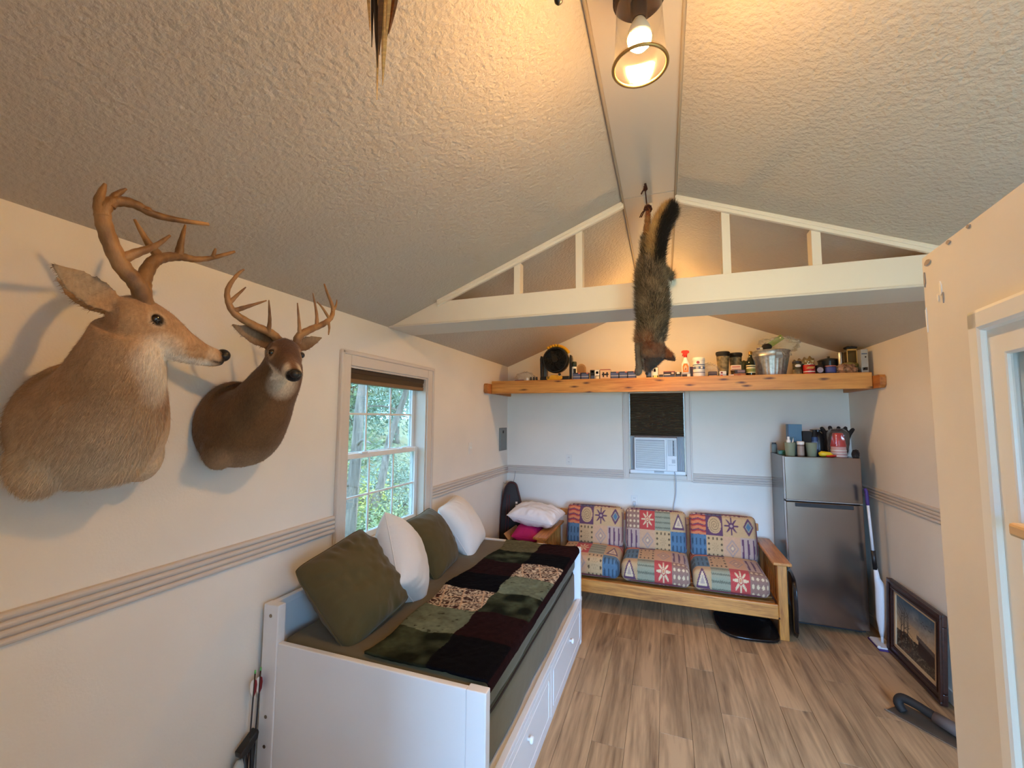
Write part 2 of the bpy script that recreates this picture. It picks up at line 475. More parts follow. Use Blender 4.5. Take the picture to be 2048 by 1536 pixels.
# ridge board with dark edge beads --------------------------------
RZ = 3.078
rb = sempty('trim_6', 'flat painted ridge board under the ceiling peak')
bx(-.201, .081, FY, 2.462, RZ, RZ+.05).build('ridge_board', M_ridge, rb, bevel=.003)
bx(-.201, .081, 2.466, BY, RZ, RZ+.05).build('ridge_board', M_ridge, rb, bevel=.003)
M_caulk = mat('ridge_bead', (.30, .24, .18), .6)
for xx in (-.205, .085):
    MB().tube([(xx, FY, RZ-.002), (xx, BY, RZ-.002)], .007, 8).build('bead', M_caulk, rb, True)

# tie beam, rafter mouldings and studs -----------------------------
BEY0, BEY1 = 2.525, 2.825
bm_ = sempty('trim_7', 'boxed tie beam across the room with studs up to the rafters')
def beam_poly(z0, z1):
    return [(LX+max(0, (z0-EAVE)/SL), z0), (RX-max(0, (z0-EAVE)/SL), z0), (RX-max(0, (z1-EAVE)/SL), z1), (LX+max(0, (z1-EAVE)/SL), z1)]
MB().prism(beam_poly(2.449, 2.594), 'Y', BEY0, BEY1-.0).build('beam_box', M_beam, bm_, bevel=.003)
MB().prism([(LX, 2.436), (RX, 2.436), (RX, 2.449), (LX, 2.449)], 'Y', BEY0-.008, BEY1+.004).build('bottom_board', M_trim2, bm_, bevel=.003)
for sgn in (-1, 1):
    a, b2 = (LX+.40, -.203) if sgn < 0 else (RX-.40, .083)
    for dy0, dy1, d in ((2.50, 2.548, .022), (2.508, 2.530, .04)):
        MB().prism([(a, roof_z(a)), (b2, roof_z(b2)), (b2, roof_z(b2)-d), (a, roof_z(a)-d)], 'Y', dy0, dy1).build('rafter_moulding', M_beam, bm_, bevel=.003)
for sx in (-.878, -.475, .340, .757):
    zt = roof_z(sx)-.02
    bx(sx-.021, sx+.021, 2.532, 2.60, 2.594, zt).build('stud', M_beam, bm_, bevel=.002)
bx(-.083, -.041, 2.56, 2.62, 2.594, RZ).build('king_post', M_beam, bm_, bevel=.002)

# left window -------------------------------------------------------
w1 = sempty('window_1', 'white double-hung window with grilles and a raised brown shade')
cw = .088
def casing(name, quads, par, mm):
    for q in quads: q.build(name, mm, par, bevel=.004)
def casing_left(m, y0, y1, z0, z1):
    m.box(LX, LX+.014, y0, y1, z0, z1); return m
for (y0, y1, z0, z1) in ((WY0-cw, WY0, WZ0-.06, WZ1+cw), (WY1, WY1+cw, WZ0-.06, WZ1+cw), (WY0, WY1, WZ1, WZ1+cw), (WY0, WY1, WZ0-.075, WZ0)):
    m = MB().box(LX, LX+.016, y0, y1, z0, z1)
    m.build('casing', M_trim2, w1, bevel=.004)
# raised outer back-band
for (y0, y1, z0, z1) in ((WY0-cw-.004, WY0-cw+.022, WZ0-.06, WZ1+cw), (WY1+cw-.022, WY1+cw+.004, WZ0-.06, WZ1+cw), (WY0-cw, WY1+cw, WZ1+cw-.022, WZ1+cw+.004)):
    MB().box(LX, LX+.027, y0, y1, z0, z1).build('back_band', M_trim2, w1, bevel=.006)
GX = LX-.10   # glass plane
# jamb liner
for (y0, y1, z0, z1) in ((WY0, WY0+.012, WZ0, WZ1), (WY1-.012, WY1, WZ0, WZ1), (WY0, WY1, WZ1-.012, WZ1)):
    bx(LX-.135, LX+.002, y0, y1, z0, z1).build('jamb', M_trim2, w1)
bx(LX-.135, LX+.03, WY0, WY1, WZ0-.004, WZ0+.016).build('sill', M_trim2, w1, bevel=.004)
M_pane = thin_glass('dimmed_glass', (.37, .375, .35), 1.5, .01)  # dark tint added to dim the daylight and the view outside
def sash(y0, y1, z0, z1, xg, cols, rows):
    fr = .034
    s = MB().box(xg-.018, xg+.018, y0, y0+fr, z0, z1).box(xg-.018, xg+.018, y1-fr, y1, z0, z1).box(xg-.018, xg+.018, y0+fr, y1-fr, z0, z0+fr+.006).box(xg-.018, xg+.018, y0+fr, y1-fr, z1-fr, z1)
    so_ = s.build('sash', M_vinyl, w1, bevel=.003)
    a0, a1, c0, c1 = y0+fr, y1-fr, z0+fr+.006, z1-fr
    for i in range(cols):
        for j in range(rows):
            ya, yb = a0+(a1-a0)*i/cols, a0+(a1-a0)*(i+1)/cols; za, zb = c0+(c1-c0)*j/rows, c0+(c1-c0)*(j+1)/rows
            bx(xg-.002, xg+.002, ya, yb, za, zb).build('pane', M_pane, so_)
    for i in range(1, cols):
        yy = a0+(a1-a0)*i/cols; bx(xg-.006, xg+.006, yy-.007, yy+.007, c0, c1).build('muntin', M_vinyl, so_, bevel=.002)
    for j in range(1, rows):
        zz = c0+(c1-c0)*j/rows; bx(xg-.007, xg+.007, a0, a1, zz-.007, zz+.007).build('muntin', M_vinyl, so_, bevel=.002)
    return so_
sash(WY0+.012, WY1-.012, 1.525, WZ1-.012, GX-.02, 3, 2)
low = sash(WY0+.012, WY1-.012, WZ0+.016, 1.56, GX+.018, 3, 2)
for yy in (2.38, 2.84):
    bx(GX+.02, GX+.05, yy-.03, yy+.03, 1.556, 1.568).build('sash_lock', M_vinyl, low, bevel=.003)
w3 = dup_tree(w1); w3.name = 'window_3'; w3.location = (LX+RX, WY0+WY1, 0); w3.rotation_euler = (0, 0, PI)
for i in range(24):  # unseen lowered pleats, added to cut daylight from this window
    z1 = 2.10-.0275*i
    MB().prism([(LX-.040, z1), (LX-.056, z1-.0137), (LX-.040, z1-.0275), (LX-.034, z1-.0137)], 'Y', WY0+.016, WY1-.016).build('light_cut_pleat', mat('shade_fabric', S(84, 66, 46), .9, bump=(300, .1, .002)), w3)
w3['label'] = 'white double-hung window in the right wall behind the open door'
M_shade = mat('shade_fabric', S(84, 66, 46), .9, bump=(300, .1, .002))
M_shade2 = mat('shade_rail', S(128, 98, 66), .7)
sh = thing('cellular_shade', 'raised brown cellular shade at the top of the left window', 'shade', (LX-.045, 2.6, WZ1-.012))
m = MB(); n = 7
bx(-.03, .03, -.445, .445, -.03, 0).build('headrail', mat('shade_head', S(62, 46, 32), .7), sh, bevel=.004)
for i in range(4):
    z1 = -.03-.009*i
    bx(-.026+.004*(i % 2), .026-.004*(i % 2), -.44, .44, z1-.009, z1).build('pleat', M_shade, sh)
bx(-.028, .028, -.442, .442, -.092, -.066).build('bottom_rail', M_shade2, sh, bevel=.005)

# back window --------------------------------------------------------
w2 = sempty('window_2', 'back window filled by a shade and an air conditioner')
cwb = .058
for (x0, x1, z0, z1) in ((BX0-cwb, BX0, BZ0-cwb, BZ1+.02), (BX1, BX1+cwb, BZ0-cwb, BZ1+.02), (BX0, BX1, BZ0-cwb, BZ0)):
    bx(x0, x1, BY-.014, BY, z0, z1).build('casing', M_trim2, w2, bevel=.004)
for (x0, x1, z0, z1) in ((BX0-cwb-.003, BX0-cwb+.016, BZ0-cwb, BZ1+.02), (BX1+cwb-.016, BX1+cwb+.003, BZ0-cwb, BZ1+.02), (BX0-cwb, BX1+cwb, BZ0-cwb-.003, BZ0-cwb+.016)):
    bx(x0, x1, BY-.022, BY, z0, z1).build('back_band', M_trim2, w2, bevel=.004)
for (x0, x1, z0, z1) in ((BX0, BX0+.012, BZ0, BZ1), (BX1-.012, BX1, BZ0, BZ1), (BX0, BX1, BZ1-.012, BZ1), (BX0, BX1, BZ0, BZ0+.012)):
    bx(x0, x1, BY-.002, BY+.13, z0, z1).build('jamb', M_trim2, w2)
m = bx(BX0+.012, BX1-.012, BY+.088, BY+.092, BZ0+.012, BZ1-.012)
m.build('pane', M_pane, w2)
cs = thing('pleated_shade', 'half-lowered dark brown pleated shade above the air conditioner', 'shade', (-.085, BY+.04, BZ1-.012))
zt, zb = 0.0, -.475
npl = 26
for i in range(npl):
    z1 = zt-(zt-zb)*i/npl; z0 = zt-(zt-zb)*(i+1)/npl; zm = (z0+z1)/2
    MB().prism([(.004, z1), (-.010, zm), (.004, z0), (.012, zm)], 'X', -.284, .284).build('pleat', M_shade, cs)
bx(-.286, .286, -.014, .014, zb-.026, zb).build('bottom_rail', mat('shade_rail_grey', S(140, 118, 104), .7), cs, bevel=.004)

# front picture window ------------------------------------------------
w4 = sempty('window_4', 'large picture window in the front wall right of the door')
for (x0, x1, z0, z1) in ((FWX0, FWX0+.045, FWZ0, FWZ1), (FWX1-.045, FWX1, FWZ0, FWZ1), (FWX0, FWX1, FWZ0, FWZ0+.045), (FWX0, FWX1, FWZ1-.045, FWZ1)):
    bx(x0, x1, FY-.10, FY-.05, z0, z1).build('frame', M_vinyl, w4, bevel=.004)
for (x0, x1, z0, z1) in ((FWX0-.06, FWX0, FWZ0-.06, FWZ1+.06), (FWX1, FWX1+.05, FWZ0-.06, FWZ1+.06), (FWX0, FWX1, FWZ0-.06, FWZ0), (FWX0, FWX1, FWZ1, FWZ1+.06)):
    bx(x0, x1, FY, FY+.015, z0, z1).build('casing', M_trim2, w4, bevel=.004)
bx(FWX0+.04, FWX1-.04, FY-.078, FY-.074, FWZ0+.04, FWZ1-.04).build('pane', thin_glass('clear_glass', (.97, .98, .98), 1.5, .01), w4)

# unseen porch-like enclosure, added to limit daylight through the doorway --------------------------------
baffle = sempty('trim_10', 'unseen porch-like baffle added to limit daylight through the front door')
M_baffle = mat('light_baffle_boards', (.66, .62, .56), .8, var=(6, .2), bump=(20, .2, .004))
for (x0, x1, y0, y1, z0, z1) in ((-1.42, -1.34, -3.0, FY-t, -.12, 2.5), (.32, .38, -3.0, FY-t, -.12, 2.5), (-1.42, -.5, -3.08, -3.0, -.12, 2.5), (.3, .38, -3.08, -3.0, -.12, 2.5), (-.5, .3, -3.08, -3.0, 2.05, 2.5), (-1.42, .38, -3.08, FY-t, 2.5, 2.56), (-1.42, .38, -3.08, FY-t, -.14, -.08)):
    bx(x0, x1, y0, y1, z0, z1).build('panel', M_baffle, baffle)

# open front door ----------------------------------------------------
ang = math.atan2(.0885, .996)
dr = sempty('door_1', 'cream half-glass front door standing open beside the camera', (.272, -.13, .012), (0, 0, -ang))
# local: y along the door from the hinge, x<0 is the face towards the room
DWd, DHt, DTh = .885, 2.018, .045
M_door = mat('door_paint', (.75, .735, .70), .55, bump=(14, .12, .004), var=(5, .05))
wy0, wy1, wz0, wz1 = .16, .71, .95, 1.862
dm = MB().box(0, DTh, 0, wy0, 0, DHt).box(0, DTh, wy1, DWd, 0, DHt).box(0, DTh, wy0, wy1, 0, wz0).box(0, DTh, wy0, wy1, wz1, DHt)
dl = dm.build('leaf', M_door, dr)
M_dtrim = mat('door_trim_paint', (.86, .87, .84), .4, bump=(60, .06, .002))
tw = .05
for (y0, y1, z0, z1) in ((wy1-.006, wy1+tw, wz0-tw, wz1+tw), (wy0-tw, wy0+.006, wz0-tw, wz1+tw), (wy0, wy1, wz1-.006, wz1+tw), (wy0, wy1, wz0-tw, wz0+.006)):
    bx(-.006, 0, y0, y1, z0, z1).build('glazing_trim', M_dtrim, dr, bevel=.003)
for (y0, y1, z0, z1) in ((wy1+.024, wy1+tw, wz0-tw, wz1+tw), (wy0-tw, wy0-.024, wz0-tw, wz1+tw), (wy0-tw, wy1+tw, wz1+.024, wz1+tw), (wy0-tw, wy1+tw, wz0-tw, wz0-.024)):
    bx(-.012, 0, y0, y1, z0, z1).build('outer_moulding', M_dtrim, dr, bevel=.005)
for (y0, y1, z0, z1) in ((wy1-.03, wy1, wz0, wz1), (wy0, wy0+.03, wz0, wz1), (wy0, wy1, wz1-.03, wz1), (wy0, wy1, wz0, wz0+.03)):
    bx(.004, DTh-.004, y0, y1, z0, z1).build('glazing_stop', M_dtrim, dr, bevel=.004)
bx(.019, .023, wy0+.03, wy1-.03, wz0+.03, wz1-.03).build('pane', thin_glass('door_glass', (.62, .72, .74), 1.6, .02), dr)
M_lightwood = wood_mat('light_wood', S(176, 140, 96), S(214, 180, 134), 'Y', .5, False, 2)
bx(-.02, .02, wy0+.02, wy1-.015, 1.677, 1.690).build('wood_ledge', M_lightwood, dr, bevel=.003)
# chipped paint marks along the worn corner
M_chip = mat('bare_chip', (.88, .86, .80), .7); M_chip2 = mat('bare_chip_dark', (.36, .31, .27), .8)
def chip(y, z, sy, sz, mm, seed):
    r = random.Random(seed); n = 9; pts = []
    for i in range(n):
        a = 2*PI*i/n; k = .6+.5*r.random(); pts.append((y+sy*k*math.cos(a), z+sz*k*math.sin(a)))
    MB().prism(pts, 'X', -.0012, .001).build('paint_chip', mm, dr)
chip(.838, 1.962, .003, .010, M_chip, 1); chip(.846, 1.952, .002, .007, M_chip, 2); chip(.833, 1.949, .0016, .008, M_chip2, 3)
chip(.868, 2.008, .012, .004, M_chip2, 4); chip(.880, 1.985, .002, .012, M_chip2, 5); chip(.81, 2.014, .006, .003, M_chip2, 6); chip(.765, 2.015, .005, .003, M_chip2, 7)
chip(.882, 1.93, .002, .02, M_chip, 8); chip(.62, 1.967, .002, .003, M_chip2, 9)
for z in (.25, 1.0, 1.75):
    MB().lathe([(.006, z-.05), (.006, z+.05)], 10, (.02, -.006, 0)).build('hinge', mat('brass', S(170, 130, 70), .35, 1.0), dr, True)
# door frame
df = sempty('trim_8', 'white frame of the front doorway')
for x0, x1 in ((DX0-.09, DX0+.02), (DX1-.012, DX1+.09)):
    bx(x0, x1, FY-t, FY+.018, 0, DZ+.09).build('jamb', M_dtrim, df, bevel=.004)
bx(DX0, DX1, FY-t, FY+.018, DZ-.012, DZ+.09).build('head', M_dtrim, df, bevel=.004)

# ================================================================== outdoors
GZ = -.35
gm = MB(); NX, NY = 60, 60; gv = []; 
gx = np.linspace(-45, 30, NX); gy = np.linspace(-40, 50, NY)
for j in range(NY):
    for i in range(NX):
        xx, yy = gx[i], gy[j]
        d = max(0, -xx-4)
        gv.append((xx, yy, GZ+.13*d*(1 if d < 14 else 14/d)+.10*math.sin(xx*1.3+yy*.7)*min(1, d/3)))
gm.add(gv, [(j*NX+i, j*NX+i+1, (j+1)*NX+i+1, (j+1)*NX+i) for j in range(NY-1) for i in range(NX-1)])
M_ground = mat('leaf_litter', S(120, 112, 88), .95, var=(3, .35), bump=(6, .8, .05), rgb2=S(150, 158, 120))
g = gm.build('ground', M_ground, smooth=True); structure(g, 'brushy woodland ground outside')
def gz(xx, yy):
    d = max(0, -xx-4); return GZ+.13*d*(1 if d < 14 else 14/d)+.10*math.sin(xx*1.3+yy*.7)*min(1, d/3)
M_bark = mat('bark', S(150, 132, 120), .95, var=(9, .45), bump=(16, 1.0, .03), stretch=(2, 2, .35))
M_leaf = [mat('cedar_leaf', S(150, 166, 124), .8, var=(2, .35), rgb2=S(196, 204, 150)), mat('juniper_leaf', S(140, 160, 140), .8, var=(2, .3), rgb2=S(184, 198, 176)), mat('yellow_leaf', S(204, 200, 110), .8, var=(2, .3), rgb2=S(232, 220, 120))]
def leaf_mesh(n, seed, size, mm, spread=(1, 1, .8)):
    r = np.random.default_rng(seed); m = MB(); vs = []; fs = []
    p = r.normal(0, .42, (n, 3))*np.array(spread); 
    d = r.normal(0, 1, (n, 3)); d /= np.linalg.norm(d, axis=1)[:, None]
    e = np.cross(d, r.normal(0, 1, (n, 3))); e /= np.linalg.norm(e, axis=1)[:, None]
    s = size*r.uniform(.5, 1.3, n)[:, None]
    A = p; B = p+d*s*.5+e*s*.22; C = p+d*s; D = p+d*s*.5-e*s*.22
    vs = np.stack([A, B, C, D], 1).reshape(-1, 3)
    me = bpy.data.meshes.new('foliage'); me.from_pydata(vs.tolist(), [], [(4*i, 4*i+1, 4*i+2, 4*i+3) for i in range(n)]); me.update(); me.materials.append(mm)
    return me
LEAF = [leaf_mesh(2600, 1, .09, M_leaf[0]), leaf_mesh(2600, 2, .08, M_leaf[1]), leaf_mesh(1500, 3, .09, M_leaf[2])]
def tree(label, x, y, h, r, lean, crowns, kind, seed, branches=5):
    rr = random.Random(seed)
    o = thing('woodland_tree', label, 'tree', (x, y, gz(x, y)-.05), group='trees outside the left window')
    path = [(0, 0, 0)]; px, py = 0, 0
    for k in range(1, 7):
        px += lean[0]*h/6+rr.uniform(-.06, .06); py += lean[1]*h/6+rr.uniform(-.06, .06); path.append((px, py, h*k/6))
    cp = crom(path, 4); 
    MB().tube(cp, [r*(1-.6*i/(len(cp)-1)) for i in range(len(cp))], 9).build('trunk', M_bark, o, True)
    for b in range(branches):
        i = rr.randint(6, len(cp)-2); p = cp[i]; a = rr.uniform(0, 2*PI); L_ = rr.uniform(.7, 1.7)
        q = [p, p+Vector((math.cos(a)*L_*.4, math.sin(a)*L_*.4, .1)), p+Vector((math.cos(a)*L_, math.sin(a)*L_, .35+rr.uniform(-.3, .4)))]
        MB().tube(crom(q, 4), interp_list([r*.32, r*.08], 9), 6).build('branch', M_bark, o, True)
    for c in crowns:
        f = bpy.data.objects.new('foliage', LEAF[kind]); COL.objects.link(f); f.parent = o
        f.location = (c[0]+px*.6, c[1]+py*.6, c[2]); f.scale = (c[3],)*3; f.rotation_euler = (rr.uniform(-.4, .4), rr.uniform(-.4, .4), rr.uniform(0, 6))
        f['kind'] = 'stuff'
def cr(*a): return a
tree('shaggy cedar with a thick grey trunk close to the left window', -4.4, 5.20, 4.6, .105, (.02, .05), [cr(-.5, .6, 4.2, 1.3), cr(.5, -.3, 4.4, 1.2)], 0, 1, 4)
tree('leaning cedar trunk seen through the middle panes', -5.2, 6.55, 4.8, .085, (.05, .36), [cr(-.4, .4, 3.4, 1.3), cr(.5, 0, 4.0, 1.4)], 1, 2, 7)
tree('slim cedar by the right edge of the left window', -5.6, 9.3, 4.0, .12, (.03, .05), [cr(-.5, .3, 3.2, 1.2), cr(.3, -.5, 3.9, 1.3)], 1, 3)
tree('bushy green juniper behind the leaning cedar', -9.0, 11.0, 4.6, .16, (.02, -.04), [cr(0, 0, 1.6, 1.5), cr(.6, .4, 2.8, 1.6), cr(-.5, -.5, 3.8, 1.5)], 1, 4)
tree('pale green juniper at the left of the window view', -9.5, 9.2, 4.8, .15, (-.03, .02), [cr(.3, 0, 2.0, 1.5), cr(-.4, .5, 3.2, 1.6), cr(.4, -.4, 4.4, 1.5)], 0, 5)
tree('tall juniper far back behind the middle panes', -13.0, 15.0, 6.5, .2, (.02, .02), [cr(0, 0, 2.0, 2.0), cr(.8, .4, 3.6, 2.1), cr(-.6, -.6, 5.4, 2.0)], 0, 6)
tree('tall grey-green juniper far back at the right panes', -11.5, 16.5, 6.5, .2, (.0, .0), [cr(0, 0, 2.0, 2.0), cr(.8, .4, 3.6, 2.1), cr(-.6, -.6, 5.4, 2.0)], 1, 7)
tree('tall cedar far back at the left panes', -15.0, 13.5, 6.5, .2, (.0, .0), [cr(0, 0, 2.2, 2.1), cr(.8, .4, 4.0, 2.2), cr(-.6, -.6, 5.6, 2.0)], 0, 8)
tree('backmost cedar closing the view between the junipers', -18.0, 20.0, 8.0, .2, (.0, .0), [cr(0, 0, 2.2, 2.6), cr(1.2, .4, 4.6, 2.6), cr(-1, -.6, 6.6, 2.4), cr(2.4, 2, 3, 2.4)], 1, 9)
def shrub(label, x, y, s, kind):
    f = bpy.data.objects.new('shrub', LEAF[kind]); COL.objects.link(f)
    o = thing('brush_shrub', label, 'shrub', (x, y, gz(x, y)), group='brush outside the left window')
    f.name = 'foliage'; f.parent = o; f.location = (0, 0, .35*s); f.scale = (s, s, s*.8); f['kind'] = 'stuff'
    m = MB(); rr = random.Random(int(abs(x*100)))
    for k in range(5):
        a = rr.uniform(0, 2*PI); m.tube([(0, 0, -.1), (math.cos(a)*.2*s, math.sin(a)*.2*s, .3*s), (math.cos(a)*.45*s, math.sin(a)*.45*s, .7*s)], [.012, .009, .004], 5)
    m.build('stems', M_bark, o, True)
shrub('yellow-green shrub beside the thick cedar trunk', -5.6, 6.6, 1.0, 2)
shrub('sage green brush in the lower middle panes', -6.4, 8.0, .9, 1)
shrub('green brush in the lower right panes', -5.2, 7.6, .8, 1)
shrub('olive brush low in the left panes', -4.6, 6.2, .7, 0)
shrub('large green brush farther up the slope', -8.6, 9.6, 1.3, 0)
shrub('grey-green brush at the foot of the slim cedar', -6.8, 9.8, 1.1, 1)
shrub('yellowish brush behind the leaning trunk', -8.2, 8.4, 1.0, 2)
# dry twigs on the ground
tw_ = MB(); rr = random.Random(3)
for k in range(420):
    xx = rr.uniform(-10, -3.6); yy = -xx*rr.uniform(1.0, 1.75); a = rr.uniform(0, 2*PI); l = rr.uniform(.15, .6); z = gz(xx, yy)
    tw_.tube([(xx, yy, z+rr.uniform(0, .1)), (xx+l*.5*math.cos(a), yy+l*.5*math.sin(a), z+rr.uniform(.02, .25)), (xx+l*math.cos(a+.3), yy+l*math.sin(a+.3), z+rr.uniform(0, .3))], [.008, .006, .003], 4)
tg = tw_.build('dry_twigs', mat('dry_twig', S(196, 184, 168), .9)); tg['kind'] = 'stuff'; tg['label'] = 'pale dry twigs and brush strewn on the ground outside'; tg['category'] = 'twigs'

# ================================================================== ceiling lamps
M_bronze = mat('oil_bronze', S(44, 24, 16), .5, .3)
M_ring = mat('aged_brass_ring', S(176, 136, 80), .4, .7)
M_jar = thin_glass('jar_glass', (.97, .94, .88), 1.5, .12, .0012, (.9, .7, .4))
WHITEP = mat('bulb_plastic', (.8, .78, .74), .4)
def jar_lamp(label, y, strength):
    o = thing('ceiling_lamp', label, 'lamp', (-.043, y, RZ))
    MB().lathe([(.078, 0), (.080, -.012), (.066, -.022), (.050, -.04), (.050, -.085), (.062, -.10), (.066, -.108), (.066, -.135), (.060, -.142)], 36).build('base', M_bronze, o, 'auto')
    for zz in (-.112, -.130):
        p = [(.067*math.cos(2*PI*i/36), .067*math.sin(2*PI*i/36), zz) for i in range(37)]
        MB().tube(p, .0025, 6, False).build('thread_ring', M_bronze, o, True)
    MB().lathe([(.022, -.142), (.022, -.185), (.018, -.192)], 20).build('socket', M_bronze, o, 'auto')
    j = MB().lathe([(.058, -.140), (.060, -.150), (.061, -.18), (.066, -.28), (.0705, -.326)], 44, cap=False).build('glass_jar', M_jar, o, True)
    p = [(.0705*math.cos(2*PI*i/44), .0705*math.sin(2*PI*i/44), -.328) for i in range(45)]
    MB().tube(p, .0045, 10, False).build('ring', M_ring, o, True)
    p = [(.0690*math.cos(2*PI*i/44), .0690*math.sin(2*PI*i/44), -.320) for i in range(45)]
    MB().tube(p, .003, 8, False).build('jar_rim', M_jar, j, True)
    MB().lathe([(.012, -.188), (.018, -.198), (.029, -.222), (.0318, -.236), (.0318, -.246)], 24).build('bulb_base', WHITEP, o, True)
    MB().lathe([(.0318, -.246), (.0295, -.260), (.018, -.273), (.004, -.279)], 24).build('bulb', emit_mat('warm_bulb', LAMP_RGB, strength), o, True)
    return o
jar_lamp('warm glass jar ceiling lamp with a brass ring nearest the camera', 1.13, LAMP_STRENGTH)
jar_lamp('second glass jar ceiling lamp glowing behind the tie beam', 3.95, BACK_LAMP_STRENGTH)

# small black pull-chain knob hanging at the top edge of the view
k = thing('pull_cord', 'black knob on a thin cord hanging from the ceiling', 'pull cord', (-.243, 1.026, roof_z(-.243)))
MB().tube([(0, 0, 0), (0, 0, -.14)], .0015, 6).build('cord', mat('black_cord', (.01, .01, .01), .6), k)
MB().lathe([(.002, -.13), (.009, -.135), (.013, -.15), (.011, -.167), (.004, -.175)], 16).build('knob', mat('black_knob', (.012, .012, .012), .35), k, True)

# ================================================================== daybed
M_bed = mat('daybed_white', (.80, .80, .80), .36, bump=(25, .04, .002), var=(3, .02))
NX0, NX1 = -1.815, -.665            # wall side, room side
NY0, NY1 = 1.585, 3.575             # near end, far end
bed = thing('daybed', 'white wooden daybed with drawers along the left wall', 'daybed', ((NX0+NX1)/2, (NY0+NY1)/2, 0))
ox, oy = (NX0+NX1)/2, (NY0+NY1)/2
def bb(name, x0, x1, y0, y1, z0, z1, bev=.004, par=bed, mm=M_bed):
    return bx(x0-ox, x1-ox, y0-oy, y1-oy, z0, z1).build(name, mm, par, bevel=bev)
for ys, (ya, yb) in (('n', (NY0, NY0+.045)), ('f', (NY1-.045, NY1))):
    bb('back_post', NX0, NX0+.09, ya, yb, 0, .91)
    bb('front_post', NX1-.085, NX1, ya, yb, 0, .745)
    inn = .010
    e = bb('end_panel', NX0+.09, NX1-.085, ya+(.004 if ys == 'n' else .012), yb-(.012 if ys == 'n' else .004), .10, .742)
    bb('end_rail', NX0+.09, NX1-.085, ya+.002, yb-.002, .03, .10)
bb('back_panel', NX0, NX0+.022, NY0+.045, NY1-.045, .12, .895)
bb('back_rail', NX0-.002, NX0+.03, NY0+.045, NY1-.045, .87, .905)
for y0, y1 in ((NY0+.045, NY1-.045),):
    bb('slat_base', NX0+.03, NX1-.035, y0, y1, .30, .335, .002)
# front board with two drawers
FT = .352
bb('front_rail', NX1-.03, NX1+.001, NY0+.045, NY1+.012, FT-.03, FT, .003)
bb('plinth', NX1-.03, NX1-.004, NY0+.045, NY1-.045, .0, .035, .003)
dy = (NY1-NY0-.09)/2
M_seam = mat('drawer_gap_white', (.80, .80, .80), .4)  # plain even white, not assigned to any part
for i in range(2):
    y0 = NY0+.045+i*dy+.004; y1 = y0+dy-.008
    d = bb('drawer', NX1-.03, NX1, y0, y1, .038, FT-.034, .004)
    # routed frame on the drawer face
    for (a, b2, c, e) in ((y0+.05, y1-.05, FT-.075, FT-.071), (y0+.05, y1-.05, .075, .079), (y0+.05, y0+.054, .075, FT-.071), (y1-.054, y1-.05, .075, FT-.071)):
        bb('bead', NX1, NX1+.003, a, b2, c, e, .001, d)
    kz = .225; ky = (y0+y1)/2+(.02 if i == 0 else .06)
    MB().lathe([(.008, 0), (.008, .010), (.016, .014), (.0175, .020), (.016, .026), (.009, .030)], 22, (NX1-ox, ky-oy, kz), 'X').build('knob', M_bed, d, True)
for z in (.86, .41, .28):
    MB().lathe([(.008, 0), (.008, -.002)], 14, (NX0+.045-ox, NY0-oy, z), 'Y').build('bolt', mat('bolt_steel', S(150, 140, 125), .35, .9), bed)

# mattresses
def rounded_box(hx, hy, hz, r, n=(24, 24, 8), bulge=0.0, bulge_side=0.0):
    """dense rounded box as (verts, faces) with shared edges"""
    idx = {}; vs = []; fs = []
    def vid(p):
        k = tuple(round(q, 5) for q in p)
        if k not in idx: idx[k] = len(vs); vs.append(p)
        return idx[k]
    N = n; lins = [np.linspace(-1, 1, q+1) for q in N]
    H = (hx, hy, hz)
    for ax in range(3):
        u, v = [a for a in range(3) if a != ax]
        for sg in (-1, 1):
            g = [[None]*(N[v]+1) for _ in range(N[u]+1)]
            for i in range(N[u]+1):
                for j in range(N[v]+1):
                    p = [0, 0, 0]; p[ax] = sg*H[ax]; p[u] = lins[u][i]*H[u]; p[v] = lins[v][j]*H[v]
                    g[i][j] = vid(tuple(p))
            for i in range(N[u]):
                for j in range(N[v]):
                    q = (g[i][j], g[i+1][j], g[i+1][j+1], g[i][j+1])
                    fs.append(q if (sg > 0) == (ax != 1) else q[::-1])
    P = np.array(vs); rest = P.copy(); Ha = np.array(H)
    inner = np.clip(P, -(Ha-r), Ha-r); d = P-inner; L_ = np.linalg.norm(d, axis=1, keepdims=True); L_[L_ < 1e-9] = 1
    mask = (np.abs(d) > 1e-9).any(1)
    P = np.where(mask[:, None], inner+d/L_*r, P)
    fx = 1-(rest[:, 0]/hx)**2; fy = 1-(rest[:, 1]/hy)**2; fz = 1-(rest[:, 2]/hz)**2
    P[:, 2] += bulge*np.sign(rest[:, 2])*np.clip(fx, 0, 1)**.6*np.clip(fy, 0, 1)**.6*(np.abs(rest[:, 2])/hz)
    P[:, 1] += bulge_side*np.sign(rest[:, 1])*np.clip(fx, 0, 1)**.6*np.clip(fz, 0, 1)**.6*(np.abs(rest[:, 1])/hy)
    return P, fs, rest
def mesh_from(name, P, fs, fix=True):
    me = bpy.data.meshes.new(name); me.from_pydata([tuple(p) for p in P], [], fs); me.update()
    if fix:
        bm = bmesh.new(); bm.from_mesh(me); bmesh.ops.recalc_face_normals(bm, faces=bm.faces); bm.to_mesh(me); bm.free()
    return me
M_olive = mat('olive_sheet', S(100, 88, 62), .9, bump=(9, .35, .012), var=(4, .06), sheen=.1)
